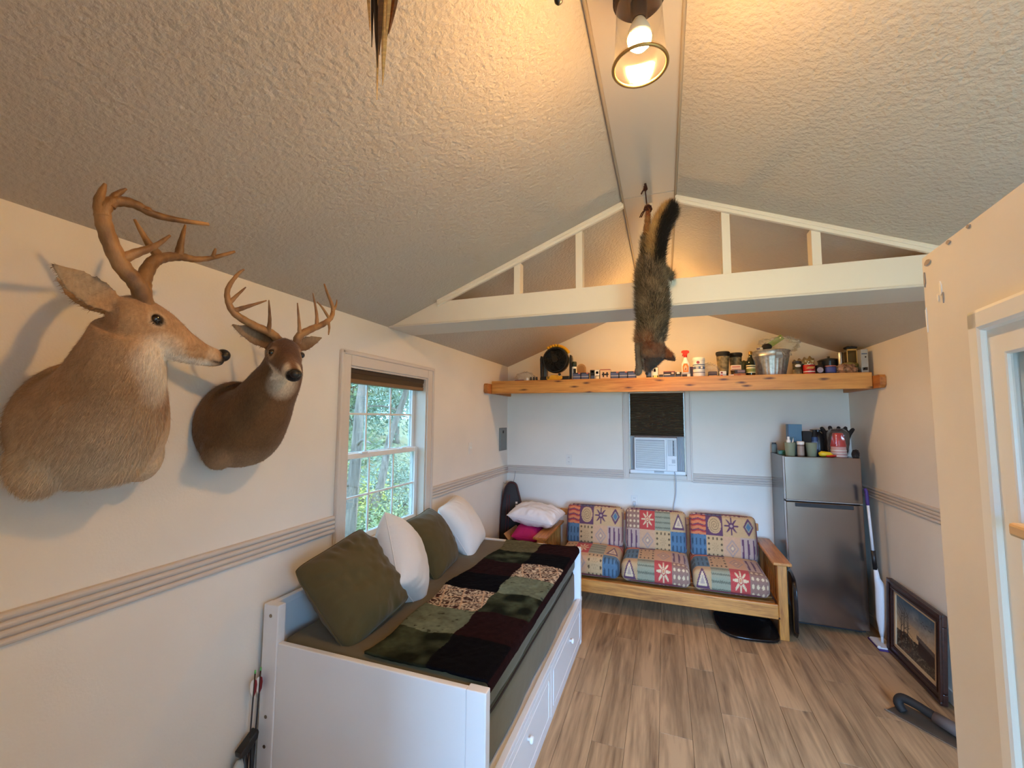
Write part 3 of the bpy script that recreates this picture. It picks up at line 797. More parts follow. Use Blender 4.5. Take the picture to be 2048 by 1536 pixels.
def slab(name, label, z0, z1, inset, r):
    P, fs, rest = rounded_box((NX1-NX0-.12)/2-inset, (NY1-NY0-.10)/2-inset, (z1-z0)/2, r, (40, 70, 10))
    P[:, 0] += .004*np.sin(P[:, 1]*9)*(P[:, 0] > 0)+.003*(vnoise(P*14+5, 3)-.5)
    P[:, 2] += .006*(vnoise(P*7+20, 4)-.5)*(rest[:, 2] > 0)
    o = link(name, mesh_from(name, P, fs), M_olive, None, True, loc=((NX0+NX1)/2+.012, (NY0+NY1)/2, (z0+z1)/2+.0))
    return tag(o, label, 'mattress')
slab('mattress', 'olive-sheeted lower mattress visible above the daybed drawers', .337, .565, .0, .03)
um = slab('mattress', 'olive-sheeted upper mattress under the patchwork blanket', .568, .745, -.006, .045)
hx_, hy_ = (NX1-NX0-.12)/2+.006, (NY1-NY0-.10)/2+.006
pp = []
for k in range(97):
    a = 2*PI*k/96; pp.append((math.copysign(abs(math.cos(a))**.12, math.cos(a))*(hx_+.001), math.copysign(abs(math.sin(a))**.12, math.sin(a))*(hy_-.002), -.082))
MB().tube(pp, .005, 6, False).build('piping', mat('groove_shade', S(48, 38, 28), .95), um, True)  # dark tube painted in as the shaded groove between the mattresses

# patchwork blanket
def blanket():
    x0, x1, y0, y1 = -1.285, -.668, 1.64, 3.50
    nu, nv = 150, 330
    U, W = np.meshgrid(np.linspace(0, 1, nu), np.linspace(0, 1, nv)); U = U.ravel(); W = W.ravel()
    wid = x1-x0+.034
    s = U*wid                                    # arc length from the wall edge
    wav = .02*np.sin(W*9+.5)+.012*np.sin(W*23)
    flat = (x1-x0)-.03
    X_ = x0+wav*(1-U)+np.minimum(s, flat)
    over = np.maximum(s-flat, 0)
    th = np.clip(over/.03, 0, PI/2)
    X_ = X_+.03*np.sin(th); Zd = -.03*(1-np.cos(th))-np.maximum(over-.03*PI/2, 0)
    Y_ = y0+(y1-y0)*W+.012*np.sin(U*8)*(W > .97)
    p = np.stack([X_*9, Y_*9, Zd*0], 1)
    Z_ = .764+Zd+.010*(vnoise(p+3, 11)-.5)+.004*(vnoise(p*5, 12)-.5)
    Z_ = np.where(over > .02, np.minimum(Z_, .764+Zd), Z_)
    P = np.stack([X_, Y_, Z_], 1)
    fs = [(j*nu+i, j*nu+i+1, (j+1)*nu+i+1, (j+1)*nu+i) for j in range(nv-1) for i in range(nu-1)]
    # colours: two columns of patches, the sequence shifted between the columns
    seq = ['green', 'sage', 'camo', 'black', 'maroon', 'green', 'olive']
    seqR = ['black', 'maroon', 'green', 'sage', 'camo', 'black', 'maroon']
    q = np.stack([X_*60, Y_*60, X_*0], 1); nz = vnoise(q, 5); nz2 = vnoise(q*.25+9, 6); nz3 = vnoise(np.stack([X_*130, Y_*130, X_*0], 1), 7)
    nz4 = vnoise(np.stack([X_*38+Y_*20, Y_*60-X_*30, X_*0], 1), 8)
    base_ = {'green': S(46, 50, 36), 'sage': S(104, 110, 90), 'black': S(11, 10, 13), 'maroon': S(34, 16, 16), 'olive': S(92, 86, 62), 'camo': S(150, 126, 106)}
    col = np.zeros((len(P), 3))
    xb = X_+.006*np.sin(Y_*30); r_ = np.clip(((W*7.0)+.05*np.sin(U*7)), 0, 6.99).astype(int)
    mid = -1.285+.315
    for k in range(7):
        for side, sq in ((0, seq), (1, seqR)):
            m_ = (r_ == k) & ((xb < mid) if side == 0 else (xb >= mid)); nm = sq[k]; c = np.array(base_[nm])
            if nm == 'green': cc = c*(.35+1.5*np.clip((nz2-.35)*2.2, 0, 1))[:, None]*(.8+.4*nz)[:, None]
            elif nm == 'sage': cc = c*(.72+.5*nz2)[:, None]*(.8+.4*nz)[:, None]; cc = np.where((nz4 < .13)[:, None], c*.3, cc)
            elif nm == 'camo':
                a_ = np.abs(np.sin(X_*75+Y_*48+7*nz2+5*nz4)); t_ = np.abs((Y_*1.0-X_*.55)*9 % 1-.5) < .045; t2 = np.abs((Y_*.35+X_*1.0)*8 % 1-.5) < .035
                cc = np.where((a_+.5*(nz3-.5) > .55)[:, None], c, np.array(S(62, 40, 36))); cc = np.where((a_ > .93)[:, None], np.array(S(206, 188, 160)), cc)
                cc = np.where((t_ | t2)[:, None], np.array(S(196, 160, 128)), cc)
            else: cc = c*(.75+.5*nz)[:, None]
            col = np.where(m_[:, None], cc, col)
    edge = over > .022
    col = np.where(edge[:, None], np.array(S(34, 16, 16))*(.8+.4*nz)[:, None], col)
    me = mesh_from('patchwork_blanket', P, fs, False); o = link('patchwork_blanket', me, vcol_mat('plush_patchwork', 1.0, (260, .5, .006), .0, spec=.05), None, True)
    vcol(o, col)
    sd_ = o.modifiers.new('thick', 'SOLIDIFY'); sd_.thickness = .012; sd_.offset = -1
    tag(o, 'plush patchwork blanket of camo, black, maroon and green squares on the daybed', 'blanket')
blanket()

# ------------------------------------------------------------------ pillows
def pillow_mesh(w, h, T, wr=.012, seed=0, n=54, pinch=.10, ribs=0, flap=None):
    """square pillow in its own x (width) / y (height) / z (thickness) space"""
    u = np.linspace(-1, 1, n); A, B = np.meshgrid(u, u); a = A.ravel(); b = B.ravel()
    # edges bow inwards, corners stay out
    fx = 1-pinch*(1-b**2)*0-pinch*(1-np.abs(b)**2)*np.abs(a)**3*.8
    fy = 1-pinch*(1-np.abs(a)**2)*np.abs(b)**3*.8
    X_ = a*fx*w/2; Y_ = b*fy*h/2
    prof = np.clip((1-np.abs(a)**2.6), 0, 1)**.55*np.clip((1-np.abs(b)**2.6), 0, 1)**.55
    rnd = 1-.075*(np.abs(a)*np.abs(b))**5; X_ = X_*rnd; Y_ = Y_*rnd
    P = []
    for sgn in (1, -1):
        q = np.stack([X_*16+seed*3, Y_*16+seed, np.full_like(X_, sgn*2.0)], 1)
        nz = (vnoise(q, seed)-.5)+.5*(vnoise(q*2.3, seed+1)-.5)
        edge = np.maximum(np.abs(a), np.abs(b))
        z = sgn*(T/2)*prof*(1-.10*np.abs(a*b))+sgn*wr*nz*np.clip(prof*2, 0, 1)
        z += wr*.35*(np.sin(np.arctan2(b, a)*23+seed)+np.sin(np.arctan2(b, a)*13+2*seed))*(.3+1.2*vnoise(np.stack([a*2+9, b*2+9, a*0+seed], 1), seed+3))*np.clip((edge-.6)/.4, 0, 1)*np.clip((1-edge)*6, 0, 1)*sgn
        if ribs: z += sgn*.0016*np.sin(X_*2*PI*ribs)*np.clip(prof*4, 0, 1)
        P.append(np.stack([X_, Y_, z], 1))
    idx = np.arange(n*n).reshape(n, n); fs = []
    border = (np.abs(a) > .9999) | (np.abs(b) > .9999)
    bot = np.where(border, np.arange(n*n), -1); cnt = n*n; extra = []
    for i in range(n*n):
        if bot[i] < 0: bot[i] = cnt; cnt += 1; extra.append(P[1][i])
    allv = np.concatenate([P[0], np.array(extra)])
    bi = bot.reshape(n, n)
    for j in range(n-1):
        for i in range(n-1):
            fs.append((idx[j, i], idx[j, i+1], idx[j+1, i+1], idx[j+1, i]))
            fs.append((bi[j, i], bi[j+1, i], bi[j+1, i+1], bi[j, i+1]))
    # seam welt
    ring = [(i, 0) for i in range(n)]+[(n-1, j) for j in range(1, n)]+[(i, n-1) for i in range(n-2, -1, -1)]+[(0, j) for j in range(n-2, 0, -1)]
    seam = [tuple(P[0][idx[j, i]]*np.array([1.004, 1.004, 1])) for i, j in ring]
    return allv, fs, seam
def place(o, c, normal, up, roll=0):
    z = Vector(normal).normalized(); y = Vector(up); y = (y-z*y.dot(z)).normalized(); x = y.cross(z)
    R = Matrix((x, y, z)).transposed() @ Matrix.Rotation(roll, 3, 'Z')
    M = R.to_4x4(); M.translation = Vector(c); o.matrix_world = M
def pillow(label, c, normal, up, w, h, T, mm, wr=.012, seed=0, roll=0, pinch=.1, ribs=0, cat='pillow'):
    P, fs, seam = pillow_mesh(w, h, T, wr, seed, pinch=pinch, ribs=ribs)
    me = mesh_from('pillow', P, [tuple(int(i) for i in f) for f in fs])
    o = bpy.data.objects.new('throw_pillow', None); COL.objects.link(o); o.empty_display_size = .05
    place(o, c, normal, up, roll); tag(o, label, cat)
    link('cover', me, mm, o, True)
    MB().tube(seam+[seam[0]], .0028, 6, False).build('seam', mm, o, True)
    return o
M_pol = mat('olive_pillowcase', S(84, 70, 36), .9, bump=(14, .3, .01), var=(5, .07), sheen=.1)
M_pwh = mat('white_cotton', (.78, .76, .74), .85, bump=(30, .25, .006))
M_pwr = mat('white_ribbed_cotton', (.80, .78, .75), .85, bump=(40, .2, .004))
pillow('slumped olive pillow nearest the camera in the corner of the daybed', (-1.510, 1.855, .940), (.76, -.28, .58), (-.125, .01, .16), .44, .48, .31, M_pol, .028, 1, roll=.16, pinch=.05)
pillow('white cotton pillow standing between the two olive pillows', (-1.49, 2.24, .945), (.80, .46, .34), (-.33, .19, .31), .46, .48, .28, M_pwh, .010, 2)
pillow('olive pillow between the two white pillows under the window', (-1.57, 2.73, .918), (.84, .12, .52), (-.24, -.04, .36), .47, .46, .24, M_pol, .010, 3)
pillow('white ribbed pillow at the far end of the daybed', (-1.59, 3.25, .915), (.80, .12, .56), (-.275, -.076, .385), .50, .48, .24, M_pwr, .006, 4, ribs=60)

# ================================================================== futon sofa
M_oak = wood_mat('honey_oak', S(146, 86, 32), S(204, 138, 62), 'X', .42, False, 2.2, coat=.15)
M_oakY = wood_mat('honey_oak_along', S(146, 86, 32), S(204, 138, 62), 'Y', .42, False, 2.2, coat=.15)
M_oakZ = wood_mat('honey_oak_upright', S(146, 86, 32), S(204, 138, 62), 'Z', .42, False, 2.2, coat=.15)
SX0, SX1, SY0, SY1 = -1.25, .955, 4.15, 4.93
sofa = thing('futon_sofa', 'honey oak slatted sofa frame with southwestern patchwork cushions', 'sofa', ((SX0+SX1)/2, (SY0+SY1)/2, 0))
sx_, sy_ = (SX0+SX1)/2, (SY0+SY1)/2
def sb(name, x0, x1, y0, y1, z0, z1, mm, bev=.006, par=sofa): return bx(x0-sx_, x1-sx_, y0-sy_, y1-sy_, z0, z1).build(name, mm, par, bevel=bev)
for side in (-1, 1):
    xo = SX0+.03 if side < 0 else SX1-.03-.07       # leg x0
    for y0 in (SY0+.015, SY1-.075):
        sb('leg', xo, xo+.07, y0, y0+.06, 0, .602, M_oakZ)
    sb('arm_rest', (SX0 if side < 0 else SX1-.135), (SX0+.135 if side < 0 else SX1), SY0-.02, SY1, .602, .626, M_oakY)
    sb('arm_rail', xo+.018, xo+.052, SY0+.075, SY1-.075, .56, .602, M_oakY)
    sb('arm_rail', xo+.018, xo+.052, SY0+.075, SY1-.075, .20, .245, M_oakY)
    ns = 9
    for i in range(ns):
        yy = SY0+.115+(SY1-SY0-.24)*i/(ns-1)
        sb('slat', xo+.027, xo+.043, yy-.014, yy+.014, .245, .56, M_oakZ, .002)
sb('front_rail', SX0+.10, SX1-.10, SY0+.02, SY0+.052, .158, .275, M_oak)
sb('front_lip', SX0+.10, SX1-.10, SY0+.052, SY0+.10, .15, .185, M_oak)
sb('back_rail', SX0+.10, SX1-.10, SY1-.06, SY1-.03, .17, .27, M_oak)
sb('back_top_rail', SX0+.10, SX1-.10, SY1-.05, SY1-.02, .70, .77, M_oak)
for i in range(11):
    xx = SX0+.2+(SX1-SX0-.4)*i/10
    sb('back_slat', xx-.02, xx+.02, SY1-.046, SY1-.03, .27, .70, M_oakZ, .002)
for i in range(6):
    yy = SY0+.16+i*.115
    sb('seat_slat', SX0+.10, SX1-.10, yy-.03, yy+.03, .235, .255, M_oak, .002)
sb('bolt', SX1-.104, SX1-.092, SY0+.010, SY0+.02, .165, .178, mat('dark_bolt', S(60, 34, 22), .5, .4), .003)

TAN, PUR, RED, BLU, SAG, LIL, ORA, CREAM, BRN, PEACH = [np.array(S(*c)) for c in ((184, 150, 108), (92, 60, 82), (176, 66, 62), (80, 108, 130), (142, 140, 116), (172, 146, 132), (198, 116, 76), (206, 180, 142), (138, 104, 90), (190, 148, 114))]
def motif(kind, a, b):
    """colour of one printed square; a, b in 0..1 arrays"""
    n = len(a); x = a-.5; y = b-.5; r = np.hypot(x, y); th = np.arctan2(y, x)
    def fill(c): return np.tile(c, (n, 1))
    def put(c0, mk, c): return np.where(mk[:, None], c, c0)
    if kind == 'stripes':
        w = (b+.03*np.sin(a*9))*4 % 1; c = fill(ORA); c = put(c, w > .55, RED*.8); c = put(c, w > .82, PUR)
    elif kind == 'spiral':
        c = fill(PUR); c = put(c, r < .40, TAN); sp = (r*9-th/(2*PI)) % 1; c = put(c, (r < .34) & (sp < .4), TAN*.55)
    elif kind == 'star':
        c = fill(TAN); R_ = .15+.27*np.abs(np.cos(th*4))**3; c = put(c, r < R_, PUR); c = put(c, r < .07, LIL)
    elif kind == 'redstar':
        c = fill(RED); R_ = .15+.26*np.abs(np.cos(th*4))**3; c = put(c, r < R_, CREAM); c = put(c, (r < .13) & (r > .09), RED); c = put(c, r < .05, ORA)
    elif kind == 'diamond':
        d = np.abs(x)*1.35+np.abs(y); c = fill(TAN); c = put(c, d < .42, PUR); c = put(c, d < .27, SAG); c = put(c, d < .2, BLU)
    elif kind == 'blue':
        c = fill(BLU); px = (a*4) % 1-.5; py = (b*2.2) % 1-.5; c = put(c, (px/.22)**2+(py/.36)**2 < 1, BLU*.45)
    elif kind == 'dots':
        c = fill(TAN); px = (a*4) % 1-.5; py = (b*4) % 1-.5; ring = np.maximum(np.abs(x), np.abs(y)) > .26
        c = put(c, ((px/.2)**2+(py/.26)**2 < 1) & ring, np.array(S(88, 70, 50))); c = put(c, (np.abs(np.sin(th*4)) > .92) & (r < .22), TAN*.75)
    elif kind == 'tandiamond':
        d = np.abs(x)+np.abs(y); c = fill(PEACH); c = put(c, (d < .40) & (d > .30), LIL*.85); c = put(c, (d < .20) & (d > .11), LIL*.8); c = put(c, d < .07, CREAM)
    elif kind == 'bars':
        c = fill(LIL); px = (a*3.2+.1) % 1-.5; c = put(c, (np.abs(px+.04*np.sin(b*9)) < .16) & (b > .06) & (b < .94), PUR)
    elif kind == 'rows':
        c = fill(SAG); py = (b*4) % 1; z = np.abs(((a*9) % 1)-.5); c = put(c, (py > .35+z*.35) & (py < .65+z*.25), SAG*.55)
    elif kind == 'triangle':
        c = fill(TAN*.95); tri = (b > .12) & (np.abs(x) < (.9-b)*.52); t2_ = (b > .22) & (np.abs(x) < (.74-b)*.5); t3 = (b > .28) & (np.abs(x) < (.58-b)*.42)
        c = put(c, tri, PUR); c = put(c, t2_, CREAM); c = put(c, t3, LIL)
    else:
        c = fill(BRN); px = (a*4) % 1-.5; py = (b*4) % 1-.5; c = put(c, px**2+py**2 < .075, CREAM)
    return c
def print_cloth(u, v, layout):
    """u: 0..cols left to right, v: 0..rows from the top row down"""
    rows, cols = len(layout), len(layout[0]); out = np.tile(TAN, (len(u), 1))
    ui = np.clip(np.floor(u), 0, cols-1).astype(int); vi = np.floor(v).astype(int) % rows
    for j in range(rows):
        for i in range(cols):
            mk = (ui == i) & (vi == j)
            if mk.any(): out[mk] = motif(layout[j][i], np.clip(u[mk]-i, 0, .999), 1-(v[mk] % 1))
    return out
M_print = vcol_mat('southwest_print', .92, (500, .25, .002), .1, var=.10, varscale=160)
A1 = ['stripes', 'spiral', 'star', 'diamond']; A2 = ['blue', 'dots', 'tandiamond', 'bars']; A3 = ['triangle', 'rows', 'redstar', 'dotgrid']
B1 = ['dotgrid', 'redstar', 'rows', 'triangle']; B2 = ['bars', 'tandiamond', 'dots', 'blue']; E0 = ['bars', 'blue', 'dotgrid', 'spiral']
def seat_cushion(label, cx, layout):
    hx, hy, hz = .302, .335, .085
    P, fs, rest = rounded_box(hx, hy, hz, .05, (100, 110, 28), .028, .0)
    # v runs from the back of the top over the front edge and down
    v = (rest[:, 1]*-1+hy)/(2*hy)*2.35
    front = rest[:, 1] <= -hy+1e-6
    v = np.where(front, 2.35+(hz-rest[:, 2])/.29*1.0, v)
    u = (rest[:, 0]/hx*.5+.5)*4
    side = np.abs(rest[:, 0]) >= hx-1e-6
    col = print_cloth(np.where(side, np.where(rest[:, 0] > 0, 3.9, .1)+0*u, u), v, layout)
    me = mesh_from('seat_cushion', P, fs); o = link('seat_cushion', me, M_print, sofa, True, loc=(cx-sx_, SY0+.075+hy-sy_, .255+hz+.034))
    vcol(o, col); o['label'] = label
    e = MB(); 
    for zz in (-hz+.012,):
        pts = []
        for k in range(49):
            a = 2*PI*k/48; px = math.copysign(abs(math.cos(a))**.35, math.cos(a))*(hx-.006); py = math.copysign(abs(math.sin(a))**.35, math.sin(a))*(hy-.006); pts.append((px, py, zz))
        e.tube(pts, .006, 6, False)
    e.build('piping', mat('maroon_piping', S(96, 48, 54), .85), o, True)
def back_cushion(label, cx, layout):
    hx, hy, hz = .298, .075, .205
    P, fs, rest = rounded_box(hx, hy, hz, .045, (100, 18, 80), .006, .035)
    u = (rest[:, 0]/hx*.5+.5)*4; v = 1+(hz-rest[:, 2])/(2*hz)*2.0
    top = rest[:, 2] >= hz-1e-6; v = np.where(top, .6+.2*rest[:, 1]/hy, v)
    col = print_cloth(u, v, [E0]+layout)
    me = mesh_from('back_cushion', P, fs); o = link('back_cushion', me, M_print, sofa, True, loc=(cx-sx_, 4.775-sy_, .645), rot=(math.radians(-12), 0, 0))
    vcol(o, col); o['label'] = label
    pts = []
    for k in range(65):
        a = 2*PI*k/64; pts.append((math.copysign(abs(math.cos(a))**.3, math.cos(a))*(hx-.004), -hy+.02, math.copysign(abs(math.sin(a))**.3, math.sin(a))*(hz-.004)))
    MB().tube(pts, .005, 6, False).build('piping', mat('maroon_piping', S(96, 48, 54), .85), o, True)
CC = (-.735, -.112, .515)
seat_cushion('left seat cushion beside the daybed', CC[0], [['tandiamond', 'spiral', 'star', 'stripes'], ['dots', 'redstar', 'rows', 'triangle'], ['bars', 'tandiamond', 'dots', 'blue']])
seat_cushion('middle seat cushion', CC[1], [A1, A2, A3]); seat_cushion('right seat cushion', CC[2], [A1, A2, A3])
back_cushion('left back cushion', CC[0], [A1, A2]); back_cushion('middle back cushion', CC[1], [B1, B2]); back_cushion('right back cushion', CC[2], [A1, A2])

# ================================================================== wall shelf
M_pine = wood_mat('stained_pine', S(176, 104, 36), S(222, 156, 74), 'X', .45, True, 1.0, coat=.2, knotcol=S(84, 36, 12), bumpst=.1, knotscale=(2.6, 10), knotsize=(.03, .15))
M_pineY = wood_mat('stained_pine_cleat', S(150, 82, 30), S(196, 126, 58), 'Y', .5, False, 1.0, coat=.1)
SHZ = 2.195
shelf = thing('wall_shelf', 'long stained pine shelf across the back wall', 'shelf', (CX, 4.7, 2.065))
def hb(name, x0, x1, y0, y1, z0, z1, mm, bev=.004): return bx(x0-CX, x1-CX, y0-4.7, y1-4.7, z0-2.065, z1-2.065).build(name, mm, shelf, bevel=bev)
hb('front_board', LX+.045, RX-.045, 4.36, 4.40, 2.066, 2.205, M_pine)
hb('shelf_board', LX+.045, RX-.045, 4.40, BY-.001, SHZ-.02, SHZ, M_pine, .002)
for s_ in (-1, 1):
    x0, x1 = (LX+.001, LX+.043) if s_ < 0 else (RX-.043, RX-.001)
    pr = [(4.235, 2.09), (4.26, 2.066), (BY-.001, 2.066), (BY-.001, 2.172), (4.25, 2.172), (4.235, 2.15)]
    MB().prism([(y-4.7, z-2.065) for y, z in pr], 'X', x0-CX, x1-CX).build('cleat', M_pineY, shelf, bevel=.003)

# ------------------------------------------------------------------ small-item builders
def item(name, label, cat, x, y, z, rot=0, group=None): return thing(name, label, cat, (x, y, z), (0, 0, rot), group)
BLACK = mat('black_plastic', (.012, .012, .013), .35); MBLK = mat('matt_black', (.014, .013, .013), .75)
def cmat(name, r, g_, b, rough=.5, metal=0, coat=0): return mat('c_'+name, S(r, g_, b), rough, metal, coat=coat, var=(40, .05))
def printed_box(label, x, y, z, w, d, h, body, panels, rot=0, group=None, name='carton', cat='box'):
    """carton with printed patches: panels = (x0,x1,z0,z1,colour) as fractions of the front face"""
    o = item(name, label, cat, x, y, z, rot, group)
    bx(-w/2, w/2, -d/2, d/2, 0, h).build('body', body, o, bevel=.0015)
    for (a, b_, c, e, mm) in panels:
        bx(-w/2+w*a, -w/2+w*b_, -d/2-.0007, -d/2+.001, h*c, h*e).build('print', mm, o)
    return o
def can(label, x, y, z, r, h, body, bands=(), lid=None, name='tin_can', cat='can', prof=None, rot=0):
    o = item(name, label, cat, x, y, z, rot)
    MB().lathe(prof or [(r*.97, 0), (r, .004), (r, h-.004), (r*.97, h)], 28).build('body', body, o, 'auto')
    for (z0, z1, mm, k) in bands: MB().lathe([(r*k, z0*h), (r*k, z1*h)], 28, cap=False).build('label', mm, o, True)
    if lid: MB().lathe([(r*1.03, h-.012), (r*1.03, h+.004), (r*.95, h+.008)], 28).build('lid', lid, o, 'auto')
    return o
WHITE = mat('white_plastic', (.80, .79, .76), .4); PAPER = mat('white_print', (.78, .74, .68), .6)
SLATE = cmat('slate_label', 70, 84, 112); NAVY = cmat('navy', 34, 38, 60); NAVY2 = cmat('navy_picture', 78, 88, 124); PINKL = cmat('salmon', 196, 112, 96)
GRN = cmat('lime', 150, 190, 60); BUFF = cmat('buff', 214, 178, 140); DRED = cmat('dull_red', 150, 60, 44); DKBR = cmat('dark_brown', 48, 32, 30); CARD = cmat('cardboard', 176, 136, 92, .8)
STEEL = mat('bright_steel', (.6, .6, .6), .25, 1.0)
FILM = thin_glass('plastic_film', (.95, .95, .93), 1.5, .12, .16, (.8, .8, .76))
def crumple(label, x, y, z, sx, sy, sz, mm, seed, name='plastic_bag', cat='bag', amp=.35):
    P, fs, rest = rounded_box(1, 1, 1, .9, (26, 26, 20))
    n1 = vnoise(P*2.4+seed*3, seed)-.5; n2 = vnoise(P*6+seed, seed+1)-.5; k = (1+amp*n1+amp*.7*np.abs(n2)*2)[:, None]
    P = P*k; P[:, 2] = np.maximum(P[:, 2], -.9); P = P*np.array([sx, sy, sz])/1.0; P[:, 2] -= P[:, 2].min()
    me = mesh_from(name, P, fs); o = link(name, me, mm, None, 'auto', loc=(x, y, z)); return tag(o, label, cat)

SY_ = 4.455     # front row on the shelf
crumple('crumpled clear plastic bag at the left end of the shelf', -1.46, 4.53, SHZ, .095, .07, .06, FILM, 3)
o = item('tube_bottle', 'purple tube with white caps lying at the left end of the shelf', 'bottle', -1.505, 4.44, SHZ+.013)
MB().lathe([(.012, -.05), (.013, -.045), (.013, .05), (.012, .055)], 16, axis='X').build('body', cmat('purple_tube', 110, 78, 110), o, 'auto')
MB().lathe([(.011, -.072), (.011, -.05)], 16, axis='X').build('cap', WHITE, o, 'auto')
can('small white-capped bottle beside the purple tube', -1.41, 4.44, SHZ, .017, .045, WHITE, name='small_bottle', cat='bottle')
for i, xx in enumerate((-1.368, -1.335, -1.302)):
    o = can(''+('leftmost','middle','rightmost')[i]+' of three tiny black bottles left of the yellow fan', xx, 4.435, SHZ, .0115, .034, BLACK, [(.05, .45, PAPER, 1.02)], name='vial', cat='bottle'); o['group'] = 'tiny black bottles on the shelf'
    MB().lathe([(.009, .034), (.009, .052)], 14).build('cap', BLACK, o, 'auto')

# jobsite fan
YEL = cmat('tool_yellow', 222, 160, 30, .45); 
fan = item('jobsite_fan', 'black and yellow portable jobsite fan on the shelf', 'fan', -1.10, 4.50, SHZ)
fz = .235
bx(-.165, .165, -.075, .10, 0, .055).build('base', BLACK, fan, bevel=.014)
MB().prism([(-.09, .022), (-.05, .006), (.04, .006), (.085, .024), (.085, .052), (.045, .054), (.036, .066), (-.04, .066), (-.05, .05), (-.09, .052)], 'Y', -.083, -.07).build('base_plate', YEL, fan, bevel=.006)
bx(-.082, -.055, -.087, -.08, .028, .034).build('vent_mark', BLACK, fan); bx(-.082, -.055, -.087, -.08, .040, .046).build('vent_mark', BLACK, fan)
MB().lathe([(.014, 0), (.014, -.012), (.010, -.018)], 18, (.058, -.083, .072), 'Y').build('speed_knob', BLACK, fan, 'auto')
for s_ in (-1, 1):
    MB().prism([(s_*.15, .03), (s_*.172, .03), (s_*.178, .25), (s_*.170, .285), (s_*.155, .285), (s_*.150, .25)], 'Y', -.03, .05).build('bracket', BLACK, fan, bevel=.006)
hous = MB().lathe([(.118, .06), (.138, .045), (.143, 0), (.143, -.04), (.136, -.052), (.122, -.052), (.122, .05)], 40, (0, 0, fz), 'Y').build('housing', BLACK, fan, 'auto')
for r_ in (.03, .05, .07, .09, .108):
    p = [(r_*math.cos(2*PI*i/32), -.054-.012*(1-r_/.12), fz+r_*math.sin(2*PI*i/32)) for i in range(33)]
    MB().tube(p, .0022, 6, False).build('grille_ring', BLACK, hous, True)
for i in range(12):
    a = 2*PI*i/12; b_ = a+.5
    MB().tube([(.026*math.cos(a), -.065, fz+.026*math.sin(a)), (.075*math.cos(a+.25), -.06, fz+.075*math.sin(a+.25)), (.126*math.cos(b_), -.05, fz+.126*math.sin(b_))], .0022, 5).build('grille_spoke', BLACK, hous, True)
MB().lathe([(.03, -.07), (.033, -.062), (.033, -.05)], 24, (0, 0, fz), 'Y').build('hub_cap', MBLK, fan, 'auto')
for i in range(4):
    a = 2*PI*i/4+.3
    R_ = Matrix.Rotation(-a, 3, 'Y') @ Matrix.Rotation(.5, 3, 'X')
    MB().obox((.068*math.cos(a), -.01, fz+.068*math.sin(a)), (.085, .004, .07), R_).build('blade', MBLK, fan, bevel=.002)
p = [(.158*math.cos(a), .0, fz+.158*math.sin(a)) for a in np.linspace(math.radians(28), math.radians(128), 14)]
hd = MB().tube(p, .018, 8).build('handle', YEL, fan, True)
for a in np.linspace(math.radians(80), math.radians(122), 5):
    MB().tube([(.163*math.cos(a), -.02, fz+.163*math.sin(a)), (.163*math.cos(a), .02, fz+.163*math.sin(a))], .0165, 6).build('grip_rib', YEL, hd, True)
printed_box('grey box hidden behind the left side of the fan', -1.255, 4.60, SHZ, .06, .06, .235, cmat('grey_box', 130, 128, 122), [(0, 1, .82, 1, DKBR)])
o = can('black spray can with a white label right of the fan', -.895, 4.47, SHZ, .026, .16, MBLK, [(.08, .95, PAPER, 1.012)], name='spray_can', cat='can')
MB().lathe([(.024, .16), (.026, .163), (.026, .20), (.022, .207)], 20).build('cap', cmat('dark_green_cap', 34, 44, 30), o, 'auto')
bx(-.004, .022, -.0285, -.02, .03, .13).build('print', MBLK, o)
o = item('cutting_board', 'small tan wooden board leaning behind the navy boxes', 'board', -.845, 4.60, SHZ, 0)
P_ = [(-.05, 0), (.05, 0), (.05, .15)]+[(.05*math.cos(a)*1.0, .15+.05*math.sin(a)) for a in np.linspace(.2, PI-.2, 8)]+[(-.05, .15)]
MB().prism(P_, 'Y', 0, .015).build('board', CARD, o, bevel=.004)
MB().prism([(x*.7, z*.8+.02) for x, z in P_], 'Y', -.001, .002).build('groove', cmat('board_groove', 160, 118, 76, .8), o)

ng = 'navy cartons in a row on the shelf'
NP = [(.05, .95, .1, .46, NAVY2), (.05, .95, .54, .86, NAVY2), (.02, .98, .47, .52, PAPER), (.70, .97, .80, 1.0, PINKL), (.55, .95, .03, .10, PAPER)]
for i, (xx, lb) in enumerate(((-.860, 'navy carton with a salmon corner right beside the spray can'), (-.775, 'navy carton with a salmon corner left of the black and green box'), (-.470, 'navy carton with a salmon corner right of the white printed box'), (-.384, 'navy carton with a salmon corner, middle of three left of the fox'), (-.300, 'navy carton with a salmon corner closest to the hanging fox'))):
    printed_box(lb, xx, SY_, SHZ, .080, .07, .083, NAVY, NP, group=ng)
GP = [(.02, .5, .55, .98, MBLK), (.55, .98, .45, .98, PAPER), (.08, .45, .1, .45, SLATE), (.1, .7, 0, .1, GRN), (.62, .97, .05, .4, cmat('cream_print', 226, 214, 180)), (.62, .88, .62, .85, DKBR), (.5, .56, .02, .98, PAPER), (.12, .4, .62, .68, PAPER), (.15, .38, .74, .92, SLATE)]
printed_box('black and white box with lime grass print between the navy cartons', -.672, SY_, SHZ, .098, .06, .108, MBLK, GP)
WP = [(0, 1, .93, 1.0, DRED), (.02, .98, .03, .11, DKBR), (.18, .82, .45, .58, DKBR), (.24, .40, .58, .72, DKBR), (.60, .76, .58, .72, DKBR), (.26, .38, .28, .45, DKBR), (.62, .74, .28, .45, DKBR), (.3, .7, .48, .55, BUFF)]
printed_box('buff white box with a dark antler-like emblem', -.565, SY_, SHZ, .106, .06, .112, BUFF, WP)
